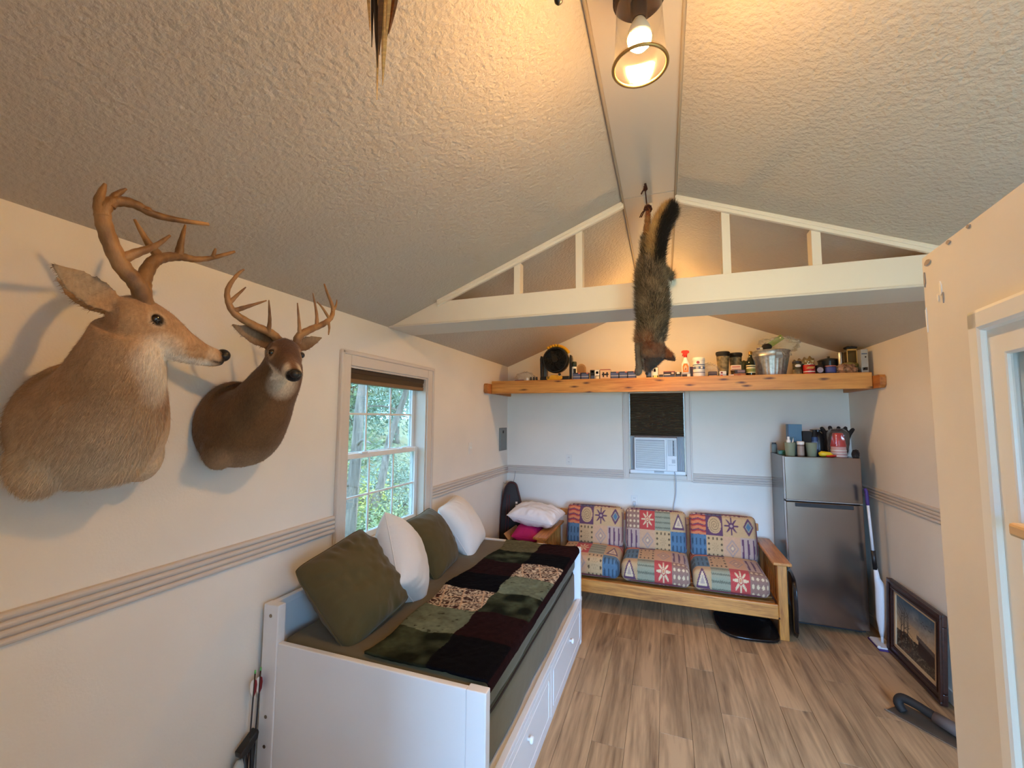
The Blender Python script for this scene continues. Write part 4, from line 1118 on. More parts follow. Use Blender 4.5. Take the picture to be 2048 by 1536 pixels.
printed_box('black and white box with lime grass print behind the fox snout', -.105, SY_+.01, SHZ, .115, .06, .118, MBLK, [(.55, .97, .3, .97, PAPER), (.6, .9, .02, .3, cmat('pale_lime', 210, 214, 130)), (0, .55, 0, .14, GRN), (.05, .4, .25, .6, SLATE), (.45, .52, .02, .98, PAPER), (.62, .8, .6, .85, DKBR)])
printed_box('low black box right of the grass print box', -.022, SY_, SHZ, .04, .05, .042, MBLK, [(.1, .9, .3, .7, SLATE)])
printed_box('wide dark brown carton left of the white spray bottle', .053, SY_, SHZ, .106, .06, .072, DKBR, [(.03, .97, .08, .42, SLATE), (.05, .6, .5, .6, PAPER), (0, 1, .9, 1, DRED), (.7, .9, .62, .85, BUFF)])
printed_box('small black carton with a pale corner beside the spray bottle', .138, SY_, SHZ, .055, .05, .062, MBLK, [(.2, .7, .72, 1.0, PAPER), (.1, .9, .2, .5, SLATE)])
printed_box('flat grey carton under the white spray bottle', .205, SY_, SHZ, .085, .06, .046, cmat('warm_grey', 140, 126, 116), [(.1, .6, .2, .8, DKBR), (.65, .95, .1, .9, PAPER)])
# spray bottle
o = item('spray_bottle', 'white spray bottle with a red trigger and orange label', 'bottle', .205, SY_, SHZ+.046)
MB().ell_loft([(0, 0, 0), (0, 0, .006), (0, 0, .07), (0, 0, .10), (0, 0, .125), (0, 0, .150), (0, 0, .165)], [.036, .038, .038, .036, .022, .016, .015], [.024, .026, .026, .024, .018, .014, .014], 24, (0, 1, 0)).build('body', WHITE, o, 'auto')
R_ = cmat('trigger_red', 190, 36, 26, .4)
MB().lathe([(.017, .160), (.017, .182)], 18).build('collar', R_, o, 'auto')
MB().prism([(-.018, .182), (.016, .182), (.022, .20), (.036, .206), (.036, .222), (.018, .230), (-.02, .230), (-.036, .222), (-.036, .208), (-.022, .205), (-.03, .175), (-.024, .172)], 'Y', -.012, .012).build('trigger_head', R_, o, bevel=.003)
MB().prism([(-.026, .012), (.024, .012), (.026, .07), (.014, .098), (-.016, .098), (-.028, .07)], 'Y', -.0275, -.022).build('label', cmat('orange_label', 206, 120, 40), o)
MB().prism([(-.016, .03), (.012, .03), (.014, .06), (.0, .085), (-.016, .065)], 'Y', -.0285, -.026).build('label_picture', BUFF, o)
MB().prism([(-.012, .036), (.006, .036), (.002, .06)], 'Y', -.0292, -.027).build('label_mark', cmat('rust', 150, 60, 30), o)
printed_box('narrow dark red carton between the spray bottle and the wipes', .258, SY_+.04, SHZ, .03, .05, .115, cmat('oxblood', 80, 26, 24), [(.2, .8, .2, .8, DKBR)])
# wipes canister
BLUP = cmat('dull_blue_print', 96, 110, 142)
o = can('white wipes canister with blue-grey print', .325, SY_+.02, SHZ, .054, .165, WHITE, [(.74, .80, BLUP, 1.004), (.52, .68, BLUP, 1.004), (.30, .34, SLATE, 1.004)], name='wipes_canister', cat='canister')
MB().lathe([(.055, .165), (.056, .168), (.056, .192), (.050, .20)], 28).build('lid', WHITE, o, 'auto')
MB().lathe([(.014, -.001), (.014, .001)], 20, (-.01, -.0545, .150), 'Y').build('print_oval', cmat('oval_red', 150, 60, 70), o)
for k, zz in enumerate((.088, .10)): bx(-.03, -.006, -.0555, -.05, zz, zz+.007).build('print', PAPER, o)
bx(.004, .03, -.0525, -.045, .09, .108).build('print', PAPER, o)
crumple('clear plastic bag right of the wipes canister', .435, 4.56, SHZ, .075, .06, .075, FILM, 8)
printed_box('dark carton at the foot of the left camo cup', .442, SY_, SHZ, .075, .06, .058, DKBR, [(.02, .98, .6, .9, cmat('muddy', 90, 70, 62)), (.05, .95, .05, .35, BUFF)])
printed_box('small white and maroon carton in front of the camo cups', .528, SY_-.02, SHZ+.029, .056, .05, .028, PAPER, [(.15, .45, .2, .75, cmat('maroon_p', 120, 40, 46))])
printed_box('small blue-white carton with a red patch under the maroon one', .528, SY_-.02, SHZ, .056, .05, .029, cmat('pale_blue', 168, 178, 196), [(.1, .45, .2, .85, cmat('patch_red', 190, 60, 52))])
# camo insulated cups
M_camo = mat('camo_print', S(92, 82, 58), .6, var=(26, .6), rgb2=S(160, 140, 100))
def camo_cup(label, x, y, s):
    o = item('camo_tumbler', label, 'tumbler', x, y, SHZ)
    MB().lathe([(.040*s, 0), (.042*s, .01), (.058*s, .23*s), (.063*s, .235*s), (.064*s, .255*s), (.058*s, .262*s)], 28).build('body', MBLK, o, 'auto')
    MB().lathe([(.0455*s, .05*s), (.0575*s, .215*s)], 28, cap=False).build('camo_wrap', M_camo, o, True)
camo_cup('large black camo tumbler left of the smaller one', .550, 4.575, 1.0); camo_cup('smaller black camo tumbler behind the stacked cartons', .672, 4.66, .98)
printed_box('orange brown carton at the bottom of the stack by the oil bottle', .668, SY_-.01, SHZ, .10, .06, .032, cmat('orange_brown', 178, 112, 52), [(.3, .6, .3, .7, DRED)])
printed_box('mauve brown carton in the middle of the stack by the oil bottle', .672, SY_-.01, SHZ+.032, .085, .06, .034, DKBR, [(.25, .98, .25, .9, cmat('mauve', 128, 104, 110))])
printed_box('cream carton on top of the stack by the oil bottle', .640, SY_-.01, SHZ+.066, .085, .06, .045, cmat('cream_box', 222, 190, 160), [(.05, .95, .1, .2, DRED), (.1, .9, .5, .75, PINKL)])
printed_box('tiny white carton on the shelf edge left of the stack', .598, SY_-.03, SHZ, .04, .03, .024, PAPER, [(.1, .9, .1, .3, PINKL)])
crumple('dark leafy bag behind the stacked cartons', .735, 4.64, SHZ, .04, .04, .085, cmat('dark_leaf', 60, 66, 50, .8), 14)
# oil bottle
o = item('oil_bottle', 'dark green oil bottle with a cream label beside the tub', 'bottle', .768, SY_, SHZ)
MB().lathe([(.036, 0), (.038, .006), (.038, .12), (.034, .145), (.018, .175), (.014, .19), (.014, .215)], 24).build('body', mat('dark_green_glass', S(22, 28, 16), .12, coat=.4), o, 'auto')
MB().lathe([(.016, .205), (.017, .208), (.017, .235), (.013, .24)], 18).build('cap', cmat('gold_cap', 170, 130, 60, .35, .5), o, 'auto')
MB().lathe([(.0386, .035), (.0386, .09)], 24, cap=False).build('label', cmat('oil_label', 214, 202, 160), o, True)
MB().lathe([(.039, .045), (.039, .075)], 24, cap=False).build('label_band', cmat('oil_olive', 128, 132, 66), o, True)
MB().lathe([(.0386, .098), (.0386, .108)], 24, cap=False).build('neck_label', cmat('oil_label', 214, 202, 160), o, True)
# galvanised tub
M_galv = mat('galvanised_steel', (.50, .50, .49), .42, .75, var=(38, .28), bump=(20, .08, .002))
o = item('galvanised_tub', 'ribbed galvanised steel tub on the shelf', 'tub', .955, 4.575, SHZ)
n = 96; secs = []
for (r, z, rib) in ((.112, 0, 0), (.116, .004, 0), (.118, .02, 1), (.146, .165, 1), (.149, .175, 0), (.152, .19, 0), (.1545, .194, 0), (.152, .198, 0), (.157, .238, 0), (.163, .244, 0), (.160, .250, 0), (.154, .246, 0), (.146, .18, 0), (.112, .012, 0)):
    secs.append([((r+rib*.0025*math.cos(24*2*PI*j/n))*math.cos(2*PI*j/n), (r+rib*.0025*math.cos(24*2*PI*j/n))*math.sin(2*PI*j/n), z) for j in range(n)])
MB().loft(secs).build('body', M_galv, o, 'auto')
for s_, a in ((-1, PI*.98), (1, -PI*.30)):
    ca, sa = math.cos(a), math.sin(a); tx, ty = -sa, ca; r0 = .158
    q = [(r0*ca+tx*d+ca*e, r0*sa+ty*d+sa*e, z) for d, e, z in ((-.045, 0, .215), (-.045, .02, .21), (-.04, .03, .19), (.04, .03, .19), (.045, .02, .21), (.045, 0, .215))]
    h_ = MB().tube(q, .0035, 8).build('handle', M_galv, o, True)
bx(.01, .065, -.162, -.156, .165, .222).build('handle_plate', mat('tub_plate', (.25, .24, .23), .5, .6), o)
bx(.016, .059, -.1635, -.155, .195, .217).build('plate_panel', M_galv, o)
o2 = crumple('clear plastic bag of utensils with a green header on the tub', 1.03, 4.60, SHZ+.246, .14, .09, .068, FILM, 21, amp=.5)
o = item('black_ladle', 'black round utensil head lying on the tub rim', 'utensil', .915, 4.50, SHZ+.252)
MB().sphere((0, 0, .03), .042, 18, 12, (1, .6, .75)).build('bowl', MBLK, o, True)
bx(-.085, -.035, -.01, .01, .004, .026).build('handle', WHITE, o, bevel=.004); bx(-.087, -.06, -.0115, -.009, .008, .022).build('print', cmat('mauve', 128, 104, 110), o)
o = item('green_packet', 'green plastic packet leaning on the clear bag above the tub', 'packet', 1.0, 4.55, SHZ+.29)
MB().obox((0, 0, .05), (.14, .006, .05), Matrix.Rotation(-.62, 3, 'Y')).build('film', mat('green_film', S(120, 150, 50), .35), o, bevel=.002)
# right end
o = can('glass jar with a white and green label right of the tub', 1.137, SY_, SHZ, .034, .115, thin_glass('jar_clear', (.75, .72, .6), 1.5, .05, .35, S(120, 110, 80)), name='glass_jar', cat='jar')
MB().lathe([(.035, .112), (.036, .115), (.036, .13), (.03, .132)], 22).build('lid', DKBR, o, 'auto')
MB().sphere((0, -.03, .088), .02, 14, 10, (1.2, .35, .7)).build('label', PAPER, o, True); MB().lathe([(.0345, .01), (.0345, .055)], 22, cap=False).build('label_band', M_camo, o, True)
bx(-.036, .036, -.036, .036, 0, .016).build('stand', CARD, o)
M_foil = mat('gold_foil', S(214, 196, 150), .18, 1.0, bump=(30, .6, .01))
o = item('foil_pouch', 'shiny gold foil pouch with crimped top behind the red can', 'pouch', 1.215, 4.57, SHZ)
P, fs, rest = rounded_box(.085, .03, .085, .028, (30, 8, 24)); P[:, 2] += .085+.012*np.sin(P[:, 0]*150)*(P[:, 2] > .05)+P[:, 0]*.22*(P[:, 2] > .0); P[:, 1] += .008*np.sin(P[:, 0]*130)*(rest[:, 2] > .03)
link('pouch', mesh_from('pouch', P, fs), M_foil, o, True)
MB().obox((.0, -.032, .07), (.15, .004, .09), Matrix.Rotation(0, 3, 'X')).build('front_panel', cmat('dark_pouch', 52, 38, 30), o, bevel=.002)
RED_ = cmat('can_red', 176, 30, 26, .4)
o = can('red tin can with gold script label', 1.222, SY_-.02, SHZ, .046, .098, RED_, [(.0, .06, STEEL, 1.01), (.94, 1.0, STEEL, 1.01), (.28, .36, PAPER, 1.004)], name='tin_can')
for k, (xa, xb, za) in enumerate(((-.022, .03, .066), (-.028, .022, .056))): bx(xa, xb, -.0478, -.04, za, za+.007).build('gold_script', cmat('gold_p', 214, 170, 90), o)
o = can('small dark can with a pale round label right of the red can', 1.302, SY_, SHZ, .034, .088, DKBR, [(.92, 1.0, MBLK, 1.02)], name='tin_can')
MB().lathe([(.024, -.001), (.024, .002)], 24, (0, -.0345, .045), 'Y').build('round_label', cmat('pale_lilac', 190, 170, 176), o)
o = can('dark blue can beside the food bags', 1.388, SY_, SHZ, .042, .082, cmat('can_blue', 44, 50, 104), [(.3, .8, cmat('can_blue2', 78, 86, 150), 1.004), (.9, 1, PINKL, 1.01)], name='tin_can')
o = item('dark_pot', 'dark cooking pot behind the blue can', 'pot', 1.46, 4.72, SHZ)
MB().lathe([(.07, 0), (.08, .01), (.086, .15), (.09, .153), (.09, .16)], 28).build('body', mat('black_enamel', (.02, .02, .02), .2), o, 'auto'); MB().lathe([(.091, .158), (.07, .172), (.02, .182), (.012, .184)], 28).build('lid', mat('black_enamel', (.02, .02, .02), .2), o, 'auto')
MB().lathe([(.008, .182), (.014, .195), (.010, .203)], 14).build('knob', STEEL, o, 'auto')
M_food = mat('mixed_food_bag', S(96, 60, 48), .35, var=(34, .7), rgb2=S(206, 150, 110), bump=(30, .5, .01))
crumple('clear bag of pinkish brown snacks at the right end of the shelf', 1.50, 4.465, SHZ, .075, .05, .045, M_food, 31)
crumple('olive green packet lying over the snack bag', 1.555, 4.52, SHZ+.07, .06, .04, .022, cmat('olive_packet', 140, 128, 66, .4), 33)
o = printed_box('glassy gold-edged box near the right end of the shelf', 1.575, 4.56, SHZ, .075, .07, .235, thin_glass('tinted_box', (.45, .38, .25), 1.5, .05, .4, S(104, 84, 50)), [(.0, .08, 0, 1, cmat('gold_p', 214, 170, 90)), (.92, 1.0, 0, 1, cmat('gold_p', 214, 170, 90)), (.0, 1, .94, 1, cmat('gold_p', 214, 170, 90))])
crumple('dark cloth bundle on top of the gold-edged box', 1.575, 4.56, SHZ+.236, .045, .035, .014, MBLK, 35, name='cloth_bundle', cat='cloth')
o = can('slim steel thermos left of the gold-edged box', 1.515, 4.60, SHZ+.0, .022, .215, STEEL, name='thermos', cat='thermos')
printed_box('tall pale grey carton at the right end of the shelf', 1.632, 4.47, SHZ, .05, .07, .215, cmat('pale_grey_box', 168, 166, 160), [(.15, .85, .16, .27, DKBR), (.3, .55, .17, .26, PAPER), (.1, .9, .80, .84, SLATE), (.55, .75, .66, .72, DKBR)])

# ================================================================== air conditioner
M_ac = mat('ac_white', (.80, .81, .82), .4)
M_acg = mat('ac_grey', (.52, .55, .58), .5)
ac = thing('window_air_conditioner', 'white window air conditioner under the brown shade', 'air conditioner', (-.085, BY, BZ0+.014))
def ab(name, x0, x1, y0, y1, z0, z1, mm=M_ac, bev=.003, par=ac): return bx(x0, x1, y0, y1, z0, z1).build(name, mm, par, bevel=bev)
ab('case', -.235, .205, -.10, .30, .035, .395, bev=.008)
ab('bottom_rail', -.285, .285, -.05, .05, 0, .034)
for s_ in (-1, 1):
    x0, x1 = (-.283, -.237) if s_ < 0 else (.207, .283)
    sd2 = ab('side_curtain', x0, x1, 0, .02, .034, .40, M_acg)
    nn = 4 if s_ < 0 else 6
    for i in range(nn):
        xx = x0+(x1-x0)*(i+.5)/nn; MB().prism([(xx-.005, 0), (xx, -.012), (xx+.005, 0)], 'Z', .036, .398).build('fold', M_acg, sd2)
g_ = ab('grille', -.232, .095, -.112, -.10, .042, .388, bev=.004)
for i in range(26):
    z = .066+i*.0115; ab('louvre', -.215, .078, -.119, -.111, z, z+.0078, M_ac, .001, g_)
ab('gap_shade', -.217, .080, -.1135, -.1115, .062, .368, mat('ac_gap_shade', (.16, .17, .19), .6), .0, g_)  # dark sheet painted in as the shade between the louvres
cp = ab('control_panel', .10, .203, -.112, -.10, .042, .388, bev=.004)
ab('vent_frame', .112, .196, -.116, -.11, .20, .375, M_acg, .002, cp)
for i in range(2): ab('vent_vane', .118+i*.02, .134+i*.02, -.120, -.114, .206, .369, mat('ac_mid', (.62, .65, .67), .5), .001, cp)
for i in range(11): ab('vent_slot', .164, .176, -.1185, -.114, .208+i*.0145, .217+i*.0145, MBLK, 0, cp)
ab('vent_vane', .180, .190, -.120, -.114, .206, .369, mat('ac_mid', (.62, .65, .67), .5), .001, cp)
ab('button_field', .112, .196, -.1145, -.111, .095, .175, M_ac, .002, cp)
ab('display', .150, .185, -.116, -.113, .125, .165, M_acg, .001, cp)
for i in range(4): ab('button', .118+i*.018, .130+i*.018, -.1165, -.113, .102, .109, M_acg, .001, cp)
ab('drip_tray', -.03, .07, -.075, -.05, .012, .03, M_acg, .004)
# power cord
cq = crom([(.175, -.06, .03), (.185, -.085, -.02), (.187, -.06, -.12), (.183, -.04, -.22), (.165, -.035, -.32), (.14, -.03, -.48)], 8)
MB().tube(cq, .0055, 8).build('power_cord', M_acg, ac, True)

# ================================================================== wall plates and panel
def plate(name, label, cat, loc, rotz, duplex=True, toggle=False):
    o = thing(name, label, cat, loc, (0, 0, rotz))
    pm_ = mat('plate_ivory', (.76, .74, .69), .4)
    bx(-.036, .036, -.006, 0, -.058, .058).build('plate', pm_, o, bevel=.003)
    if duplex:
        for z in (-.026, .026):
            r = bx(-.016, .016, -.0085, -.004, z-.015, z+.015).build('receptacle', pm_, o, bevel=.004)
            for xx in (-.006, .006): bx(xx-.0012, xx+.0012, -.0092, -.008, z-.003, z+.007).build('slot', BLACK, r)
    if toggle:
        bx(-.005, .005, -.018, -.004, -.006, .014).build('toggle', pm_, o, bevel=.002)
    return o
plate('wall_outlet', 'white wall outlet above the chair rail on the back wall', 'outlet', (-1.07, BY, 1.313), 0)
ob = plate('wall_outlet', 'white wall outlet with a plugged-in cord behind the sofa', 'outlet', (-.333, BY, .892), 0)
plate('light_switch', 'ivory switch plate on the left wall past the window', 'switch', (LX, 3.915, 1.495), PI/2, False, True)
pl = thing('wall_plug', 'grey plug and cord in the outlet behind the sofa', 'plug', (-.333, BY-.0085, .892))
bx(-.014, .014, -.03, 0, -.044, -.004).build('plug', M_acg, pl, bevel=.004)
MB().tube(crom([(0, -.02, -.04), (.002, -.02, -.08), (.004, -.018, -.18)], 6), .0045, 8).build('cord', M_acg, pl, True)
ep = thing('breaker_panel', 'grey electrical breaker panel on the left wall near the corner', 'electrical panel', (LX, 4.828, 1.545), (0, 0, PI/2))
M_pg = mat('panel_grey', S(128, 132, 130), .5, .2)
bx(-.118, .118, -.012, 0, -.135, .135).build('cover', M_pg, ep, bevel=.003)
bx(-.098, .098, -.017, -.010, -.12, .115).build('door', M_pg, ep, bevel=.003)
bx(-.042, -.008, -.021, -.016, .07, .103).build('latch', MBLK, ep, bevel=.003)

# ================================================================== gig bag in the corner
gb = thing('guitar_case', 'black soft instrument case with red piping standing in the corner', 'case', (-1.70, 4.80, 0), (math.radians(-3), 0, math.radians(16)))
out = [(-.075, 0), (.10, 0), (.135, .12), (.14, .30), (.12, .50), (.10, .62), (.085, .78), (.055, .93), (.03, 1.02), (-.02, 1.045), (-.06, 1.02), (-.085, .95), (-.105, .80), (-.12, .60), (-.125, .35), (-.12, .12)]
oc = [p for p in crom([(a*1.22, 0, b) for a, b in out+[out[0]]], 4)][:-1]
def oring(sc, y): return [((p.x-.005)*sc+.005, y, (p.z-.5)*sc+.5) for p in oc]
MB().loft([oring(.90, -.075), oring(.97, -.062), oring(1.0, -.03), oring(1.0, .04), oring(.97, .062), oring(.92, .07)]).build('body', mat('black_nylon', (.013, .012, .014), .65, bump=(200, .2, .002)), gb, 'auto')
M_rp = mat('red_piping', S(92, 30, 34), .6)
for yy, sc in ((-.052, .988), (.05, .99)):
    MB().tube(oring(sc, yy)+[oring(sc, yy)[0]], .004, 6, False).build('piping', M_rp, gb, True)
MB().tube([(-.045, -.079, .16), (-.05, -.080, .5), (-.035, -.078, .9)], .004, 6).build('zip_line', M_rp, gb, True)
MB().tube([(-.075, -.079, .16), (-.08, -.080, .5), (-.062, -.078, .9)], .003, 6).build('zip_line', M_rp, gb, True)
for z in (.80, .765): bx(.035, .058, -.080, -.072, z, z+.022).build('label', PAPER, gb)
MB().tube(crom([(-.05, 0, 1.03), (-.10, .03, 1.02), (-.13, .05, 1.04), (-.135, .055, 1.07)], 6), .004, 6).build('strap', mat('grey_strap', (.3, .3, .3), .8), gb, True)
MB().tube(crom([(.0, .0, 1.03), (.01, .08, 1.08), (.02, .14, 1.18)], 6), .003, 6).build('hang_cord', mat('grey_strap', (.3, .3, .3), .8), gb, True)

# box with magenta pillow and white pillow left of the sofa
cb = thing('cardboard_box', 'open tan cardboard box left of the sofa arm', 'box', (-1.42, 4.55, 0))
M_cb = mat('corrugated_card', S(186, 146, 104), .85, var=(20, .08))
bx(-.155, .155, -.20, .20, 0, .012).build('bottom', M_cb, cb)
for x0, x1, y0, y1 in ((-.158, -.152, -.2, .2), (.152, .158, -.2, .2), (-.158, .158, -.203, -.197), (-.158, .158, .197, .203)):
    bx(x0, x1, y0, y1, 0, .50).build('side', M_cb, cb)
MB().obox((-.19, 0, .535), (.006, .40, .09), Matrix.Rotation(-.7, 3, 'Y')).build('flap', M_cb, cb)
M_mag = mat('magenta_cloth', S(178, 22, 106), .7, bump=(16, .3, .01))
pillow('magenta cushion on the cardboard box under the white pillow', (-1.405, 4.52, .575), (.02, -.12, 1), (0, 1, .1), .30, .42, .17, M_mag, .008, 8)
pillow('rumpled white pillow on top of the magenta cushion', (-1.35, 4.60, .745), (.08, -.10, 1), (0.1, 1, .1), .56, .46, .21, mat('white_satin', (.78, .76, .76), .55, bump=(22, .4, .008)), .022, 9)

# ================================================================== black chairs on the floor by the sofa
M_gblk = mat('gloss_black', (.006, .006, .007), .18, coat=.3)
def shell(name, label, cat, pts, th, loc, rot):
    o = thing(name, label, cat, loc, rot)
    c = crom([(a, b, 0) for a, b in pts+[pts[0]]], 6)[:-1]
    def rg(sc, z): return [(p.x*sc, p.y*sc, z) for p in c]
    MB().loft([rg(.93, 0), rg(.98, .006), rg(1.0, .016), rg(1.0, .022), rg(.985, .026), rg(.93, .020), rg(.84, .014)]).build('shell', M_gblk, o, 'auto')
    MB().tube(rg(.995, .024)+[rg(.995, .024)[0]], .007, 8, False).build('rim', M_gblk, o, True)
    return o
o = shell('folding_seat', 'glossy black rounded folding chair seat under the sofa front', 'chair seat', [(-.22, -.12), (-.12, -.20), (.12, -.20), (.215, -.14), (.23, .10), (.18, .22), (-.18, .22), (-.235, .08)], .03, (.625, 4.27, .004), (math.radians(2.5), 0, math.radians(3)))
o = shell('folding_seat', 'glossy black rounded chair back standing between sofa leg and refrigerator', 'chair seat', [(-.20, -.14), (-.10, -.215), (.10, -.215), (.20, -.14), (.215, .12), (.14, .25), (-.14, .25), (-.215, .12)], .03, (.966, 4.30, .245), (math.radians(90), 0, math.radians(84)))

# ================================================================== refrigerator
FX0, FX1, FYf, FYb = 1.008, 1.578, 4.475, 4.985
fr = thing('refrigerator', 'stainless steel top-freezer refrigerator in the back right corner', 'refrigerator', ((FX0+FX1)/2, (FYf+FYb)/2, 0))
fx_, fy_ = (FX0+FX1)/2, (FYf+FYb)/2
M_ss = mat('brushed_stainless', (.27, .22, .185), .20, 1.0, bump=(3, .05, .001), stretch=(1, 1, 60))
M_fside = mat('fridge_side', (.10, .105, .11), .22, .35)
M_fgask = mat('gasket', (.02, .02, .022), .6)
def fb(name, x0, x1, y0, y1, z0, z1, mm, bev=.004, par=fr): return bx(x0-fx_, x1-fx_, y0-fy_, y1-fy_, z0, z1).build(name, mm, par, bevel=bev)
fb('cabinet', FX0, FX1, FYf+.065, FYb, .03, 1.472, M_fside)
fb('gasket', FX0+.008, FX1-.008, FYf+.055, FYf+.066, .05, 1.465, M_fgask, 0)
d1 = fb('freezer_door', FX0, FX1, FYf, FYf+.055, 1.087, 1.474, M_ss, .006)
d2 = fb('main_door', FX0, FX1, FYf, FYf+.055, .045, 1.074, M_ss, .006)
M_edge = mat('door_edge', (.62, .62, .63), .3, .8)
fb('edge_strip', FX0-.002, FX0+.006, FYf+.004, FYf+.05, 1.09, 1.47, M_edge, .002, d1); fb('edge_strip', FX0-.002, FX0+.006, FYf+.004, FYf+.05, .05, 1.07, M_edge, .002, d2)
fb('trim_strip', FX0+.004, FX1-.004, FYf-.002, FYf+.01, 1.083, 1.089, M_edge, .002, d1)
fb('handle_recess', FX0+.07, FX1-.07, FYf-.006, FYf+.02, 1.034, 1.068, M_fgask, .004, d2)
for x0 in (FX0+.02, FX1-.08):
    fb('foot', x0, x0+.05, FYf+.08, FYf+.13, 0, .032, M_fgask)
    fb('foot', x0, x0+.05, FYb-.10, FYb-.05, 0, .032, M_fgask)
fb('kick_plate', FX0+.01, FX1-.01, FYf+.06, FYf+.075, .012, .05, M_fgask)
FZ = 1.4735
# things on the refrigerator
yf = 4.57
o = can('small grey-blue aerosol can at the left front of the refrigerator top', .945+.085, 4.93, FZ, .024, .085, cmat('can_greyblue', 108, 124, 130), [(.05, .9, cmat('can_label', 128, 144, 146), 1.01)], name='small_can'); 
MB().lathe([(.02, .085), (.02, .098)], 16).build('cap', cmat('cap_slate', 50, 62, 76), o, 'auto')
printed_box('low green glass tin beside the left cup on the refrigerator', 1.055, 4.70, FZ, .085, .05, .038, mat('green_tin', S(60, 112, 84), .3), [(.7, .85, 0, 1, PAPER), (0, .2, .8, 1, NAVY)], name='green_tin')
M_cup = mat('sage_cup', S(128, 138, 116), .55)
def cup(label, x):
    o = item('sage_cup', label, 'cup', x, yf, FZ)
    MB().lathe([(.034, 0), (.036, .004), (.044, .118), (.046, .12), (.043, .12), (.034, .01)], 28).build('body', M_cup, o, 'auto'); return o
cup('left sage green cup holding a toothbrush on the refrigerator', 1.082); cup('right sage green cup on the refrigerator', 1.248)
o = item('toothpaste_tube', 'white toothpaste tube standing in the left sage cup', 'tube', 1.070, yf-.008, FZ+.012)
MB().ell_loft([(0, 0, 0), (0, 0, .10), (0, 0, .125), (-.002, 0, .135)], [.016, .018, .016, .010], [.008, .014, .014, .010], 16, (0, 1, 0)).build('tube', WHITE, o, True); MB().lathe([(.010, .132), (.010, .158), (.008, .16)], 14).build('cap', WHITE, o, 'auto')
o = item('toothbrush', 'blue and white toothbrush in the left sage cup', 'toothbrush', 1.098, yf, FZ+.012)
MB().tube([(-.01, 0, 0), (0, 0, .08), (.016, 0, .15)], .0045, 8).build('handle', WHITE, o, True); bx(.012, .030, -.006, .006, .125, .158).build('bristles', cmat('brush_blue', 60, 104, 134), o, bevel=.002)
o = can('white-capped vitamin bottle between the two sage cups', 1.160, yf-.02, FZ, .027, .105, cmat('pill_brown', 110, 92, 84), [(.1, .85, cmat('pill_label', 150, 136, 128), 1.01)], name='pill_bottle', cat='bottle')
MB().lathe([(.028, .104), (.029, .107), (.029, .128), (.025, .132)], 22).build('cap', WHITE, o, 'auto')
printed_box('tall blue box standing behind the cups on the refrigerator', 1.155, 4.72, FZ, .115, .07, .285, mat('steel_blue', S(86, 124, 150), .55), [(0, .06, 0, 1, SLATE)], name='blue_box')
printed_box('black box behind the right sage cup', 1.245, 4.69, FZ, .075, .07, .222, MBLK, [], name='black_box')
o = can('blue striped spray bottle behind the right sage cup', 1.300, 4.66, FZ, .026, .17, cmat('bottle_blue', 54, 74, 112), [(.35, .75, cmat('bottle_pale', 130, 150, 176), 1.01)], name='spray_can', cat='can')
MB().lathe([(.024, .17), (.018, .19), (.014, .22), (.010, .232)], 18).build('nozzle', MBLK, o, 'auto')
o = item('pump_bottle', 'black hand-pump bottle with a flat spout on the refrigerator', 'bottle', 1.366, 4.79, FZ)
MB().lathe([(.046, 0), (.048, .01), (.048, .16), (.03, .20), (.016, .215), (.016, .235)], 24).build('body', BLACK, o, 'auto')
MB().prism([(-.065, .235), (.03, .232), (.055, .215), (.06, .20), (.045, .20), (.02, .222), (-.06, .226)], 'Y', -.014, .014).build('spout', MBLK, o, bevel=.004)
MB().tube([(-.02, -.05, .07), (-.02, -.05, .17)], .003, 6).build('cord', PAPER, o, True)
o = item('plastic_packet', 'small yellow and red plastic item by the right cup', 'packet', 1.345, yf-.03, FZ)
MB().ell_loft([(-.05, 0, .02), (-.03, 0, .026), (.03, 0, .024), (.055, 0, .016)], [.012, .02, .018, .008], [.014, .024, .02, .008], 14).build('body', cmat('bright_yellow', 226, 190, 40, .35), o, True); MB().ell_loft([(0, -.012, .008), (.05, -.012, .010), (.075, -.01, .012)], [.012, .013, .006], [.008, .009, .006], 12).build('tip', R_, o, True)
# red cups in a clear bag
o = item('cup_stack', 'stack of red and white plastic cups in a clear bag on the refrigerator', 'cups', 1.462, 4.60, FZ)
rc = mat('cup_red', S(180, 26, 30), .3)
MB().lathe([(.058, 0), (.060, .003), (.056, .085), (.054, .09)], 28).build('cup_white', cmat('cup_pink_white', 206, 160, 156, .35), o, 'auto')
for k in range(3): MB().lathe([(.0605-.001*k, .006+.024*k), (.0615-.001*k, .01+.024*k), (.0605-.001*k, .014+.024*k)], 28, cap=False).build('cup_rim', PAPER, o, True)
MB().lathe([(.058, .09), (.060, .094), (.040, .205), (.034, .212)], 28).build('cup_red', rc, o, 'auto')
P, fs, rest = rounded_box(.078, .07, .125, .06, (26, 22, 26)); P = P*(1+.10*(vnoise(P*28, 40)-.5)+.06*(vnoise(P*70, 41)-.5))[:, None]; P[:, 2] += .126-0; P[:, 2] = np.maximum(P[:, 2], .001)
link('clear_bag', mesh_from('clear_bag', P, fs), thin_glass('cup_bag_film', (.97, .96, .96), 1.5, .06, .04), o, 'auto')
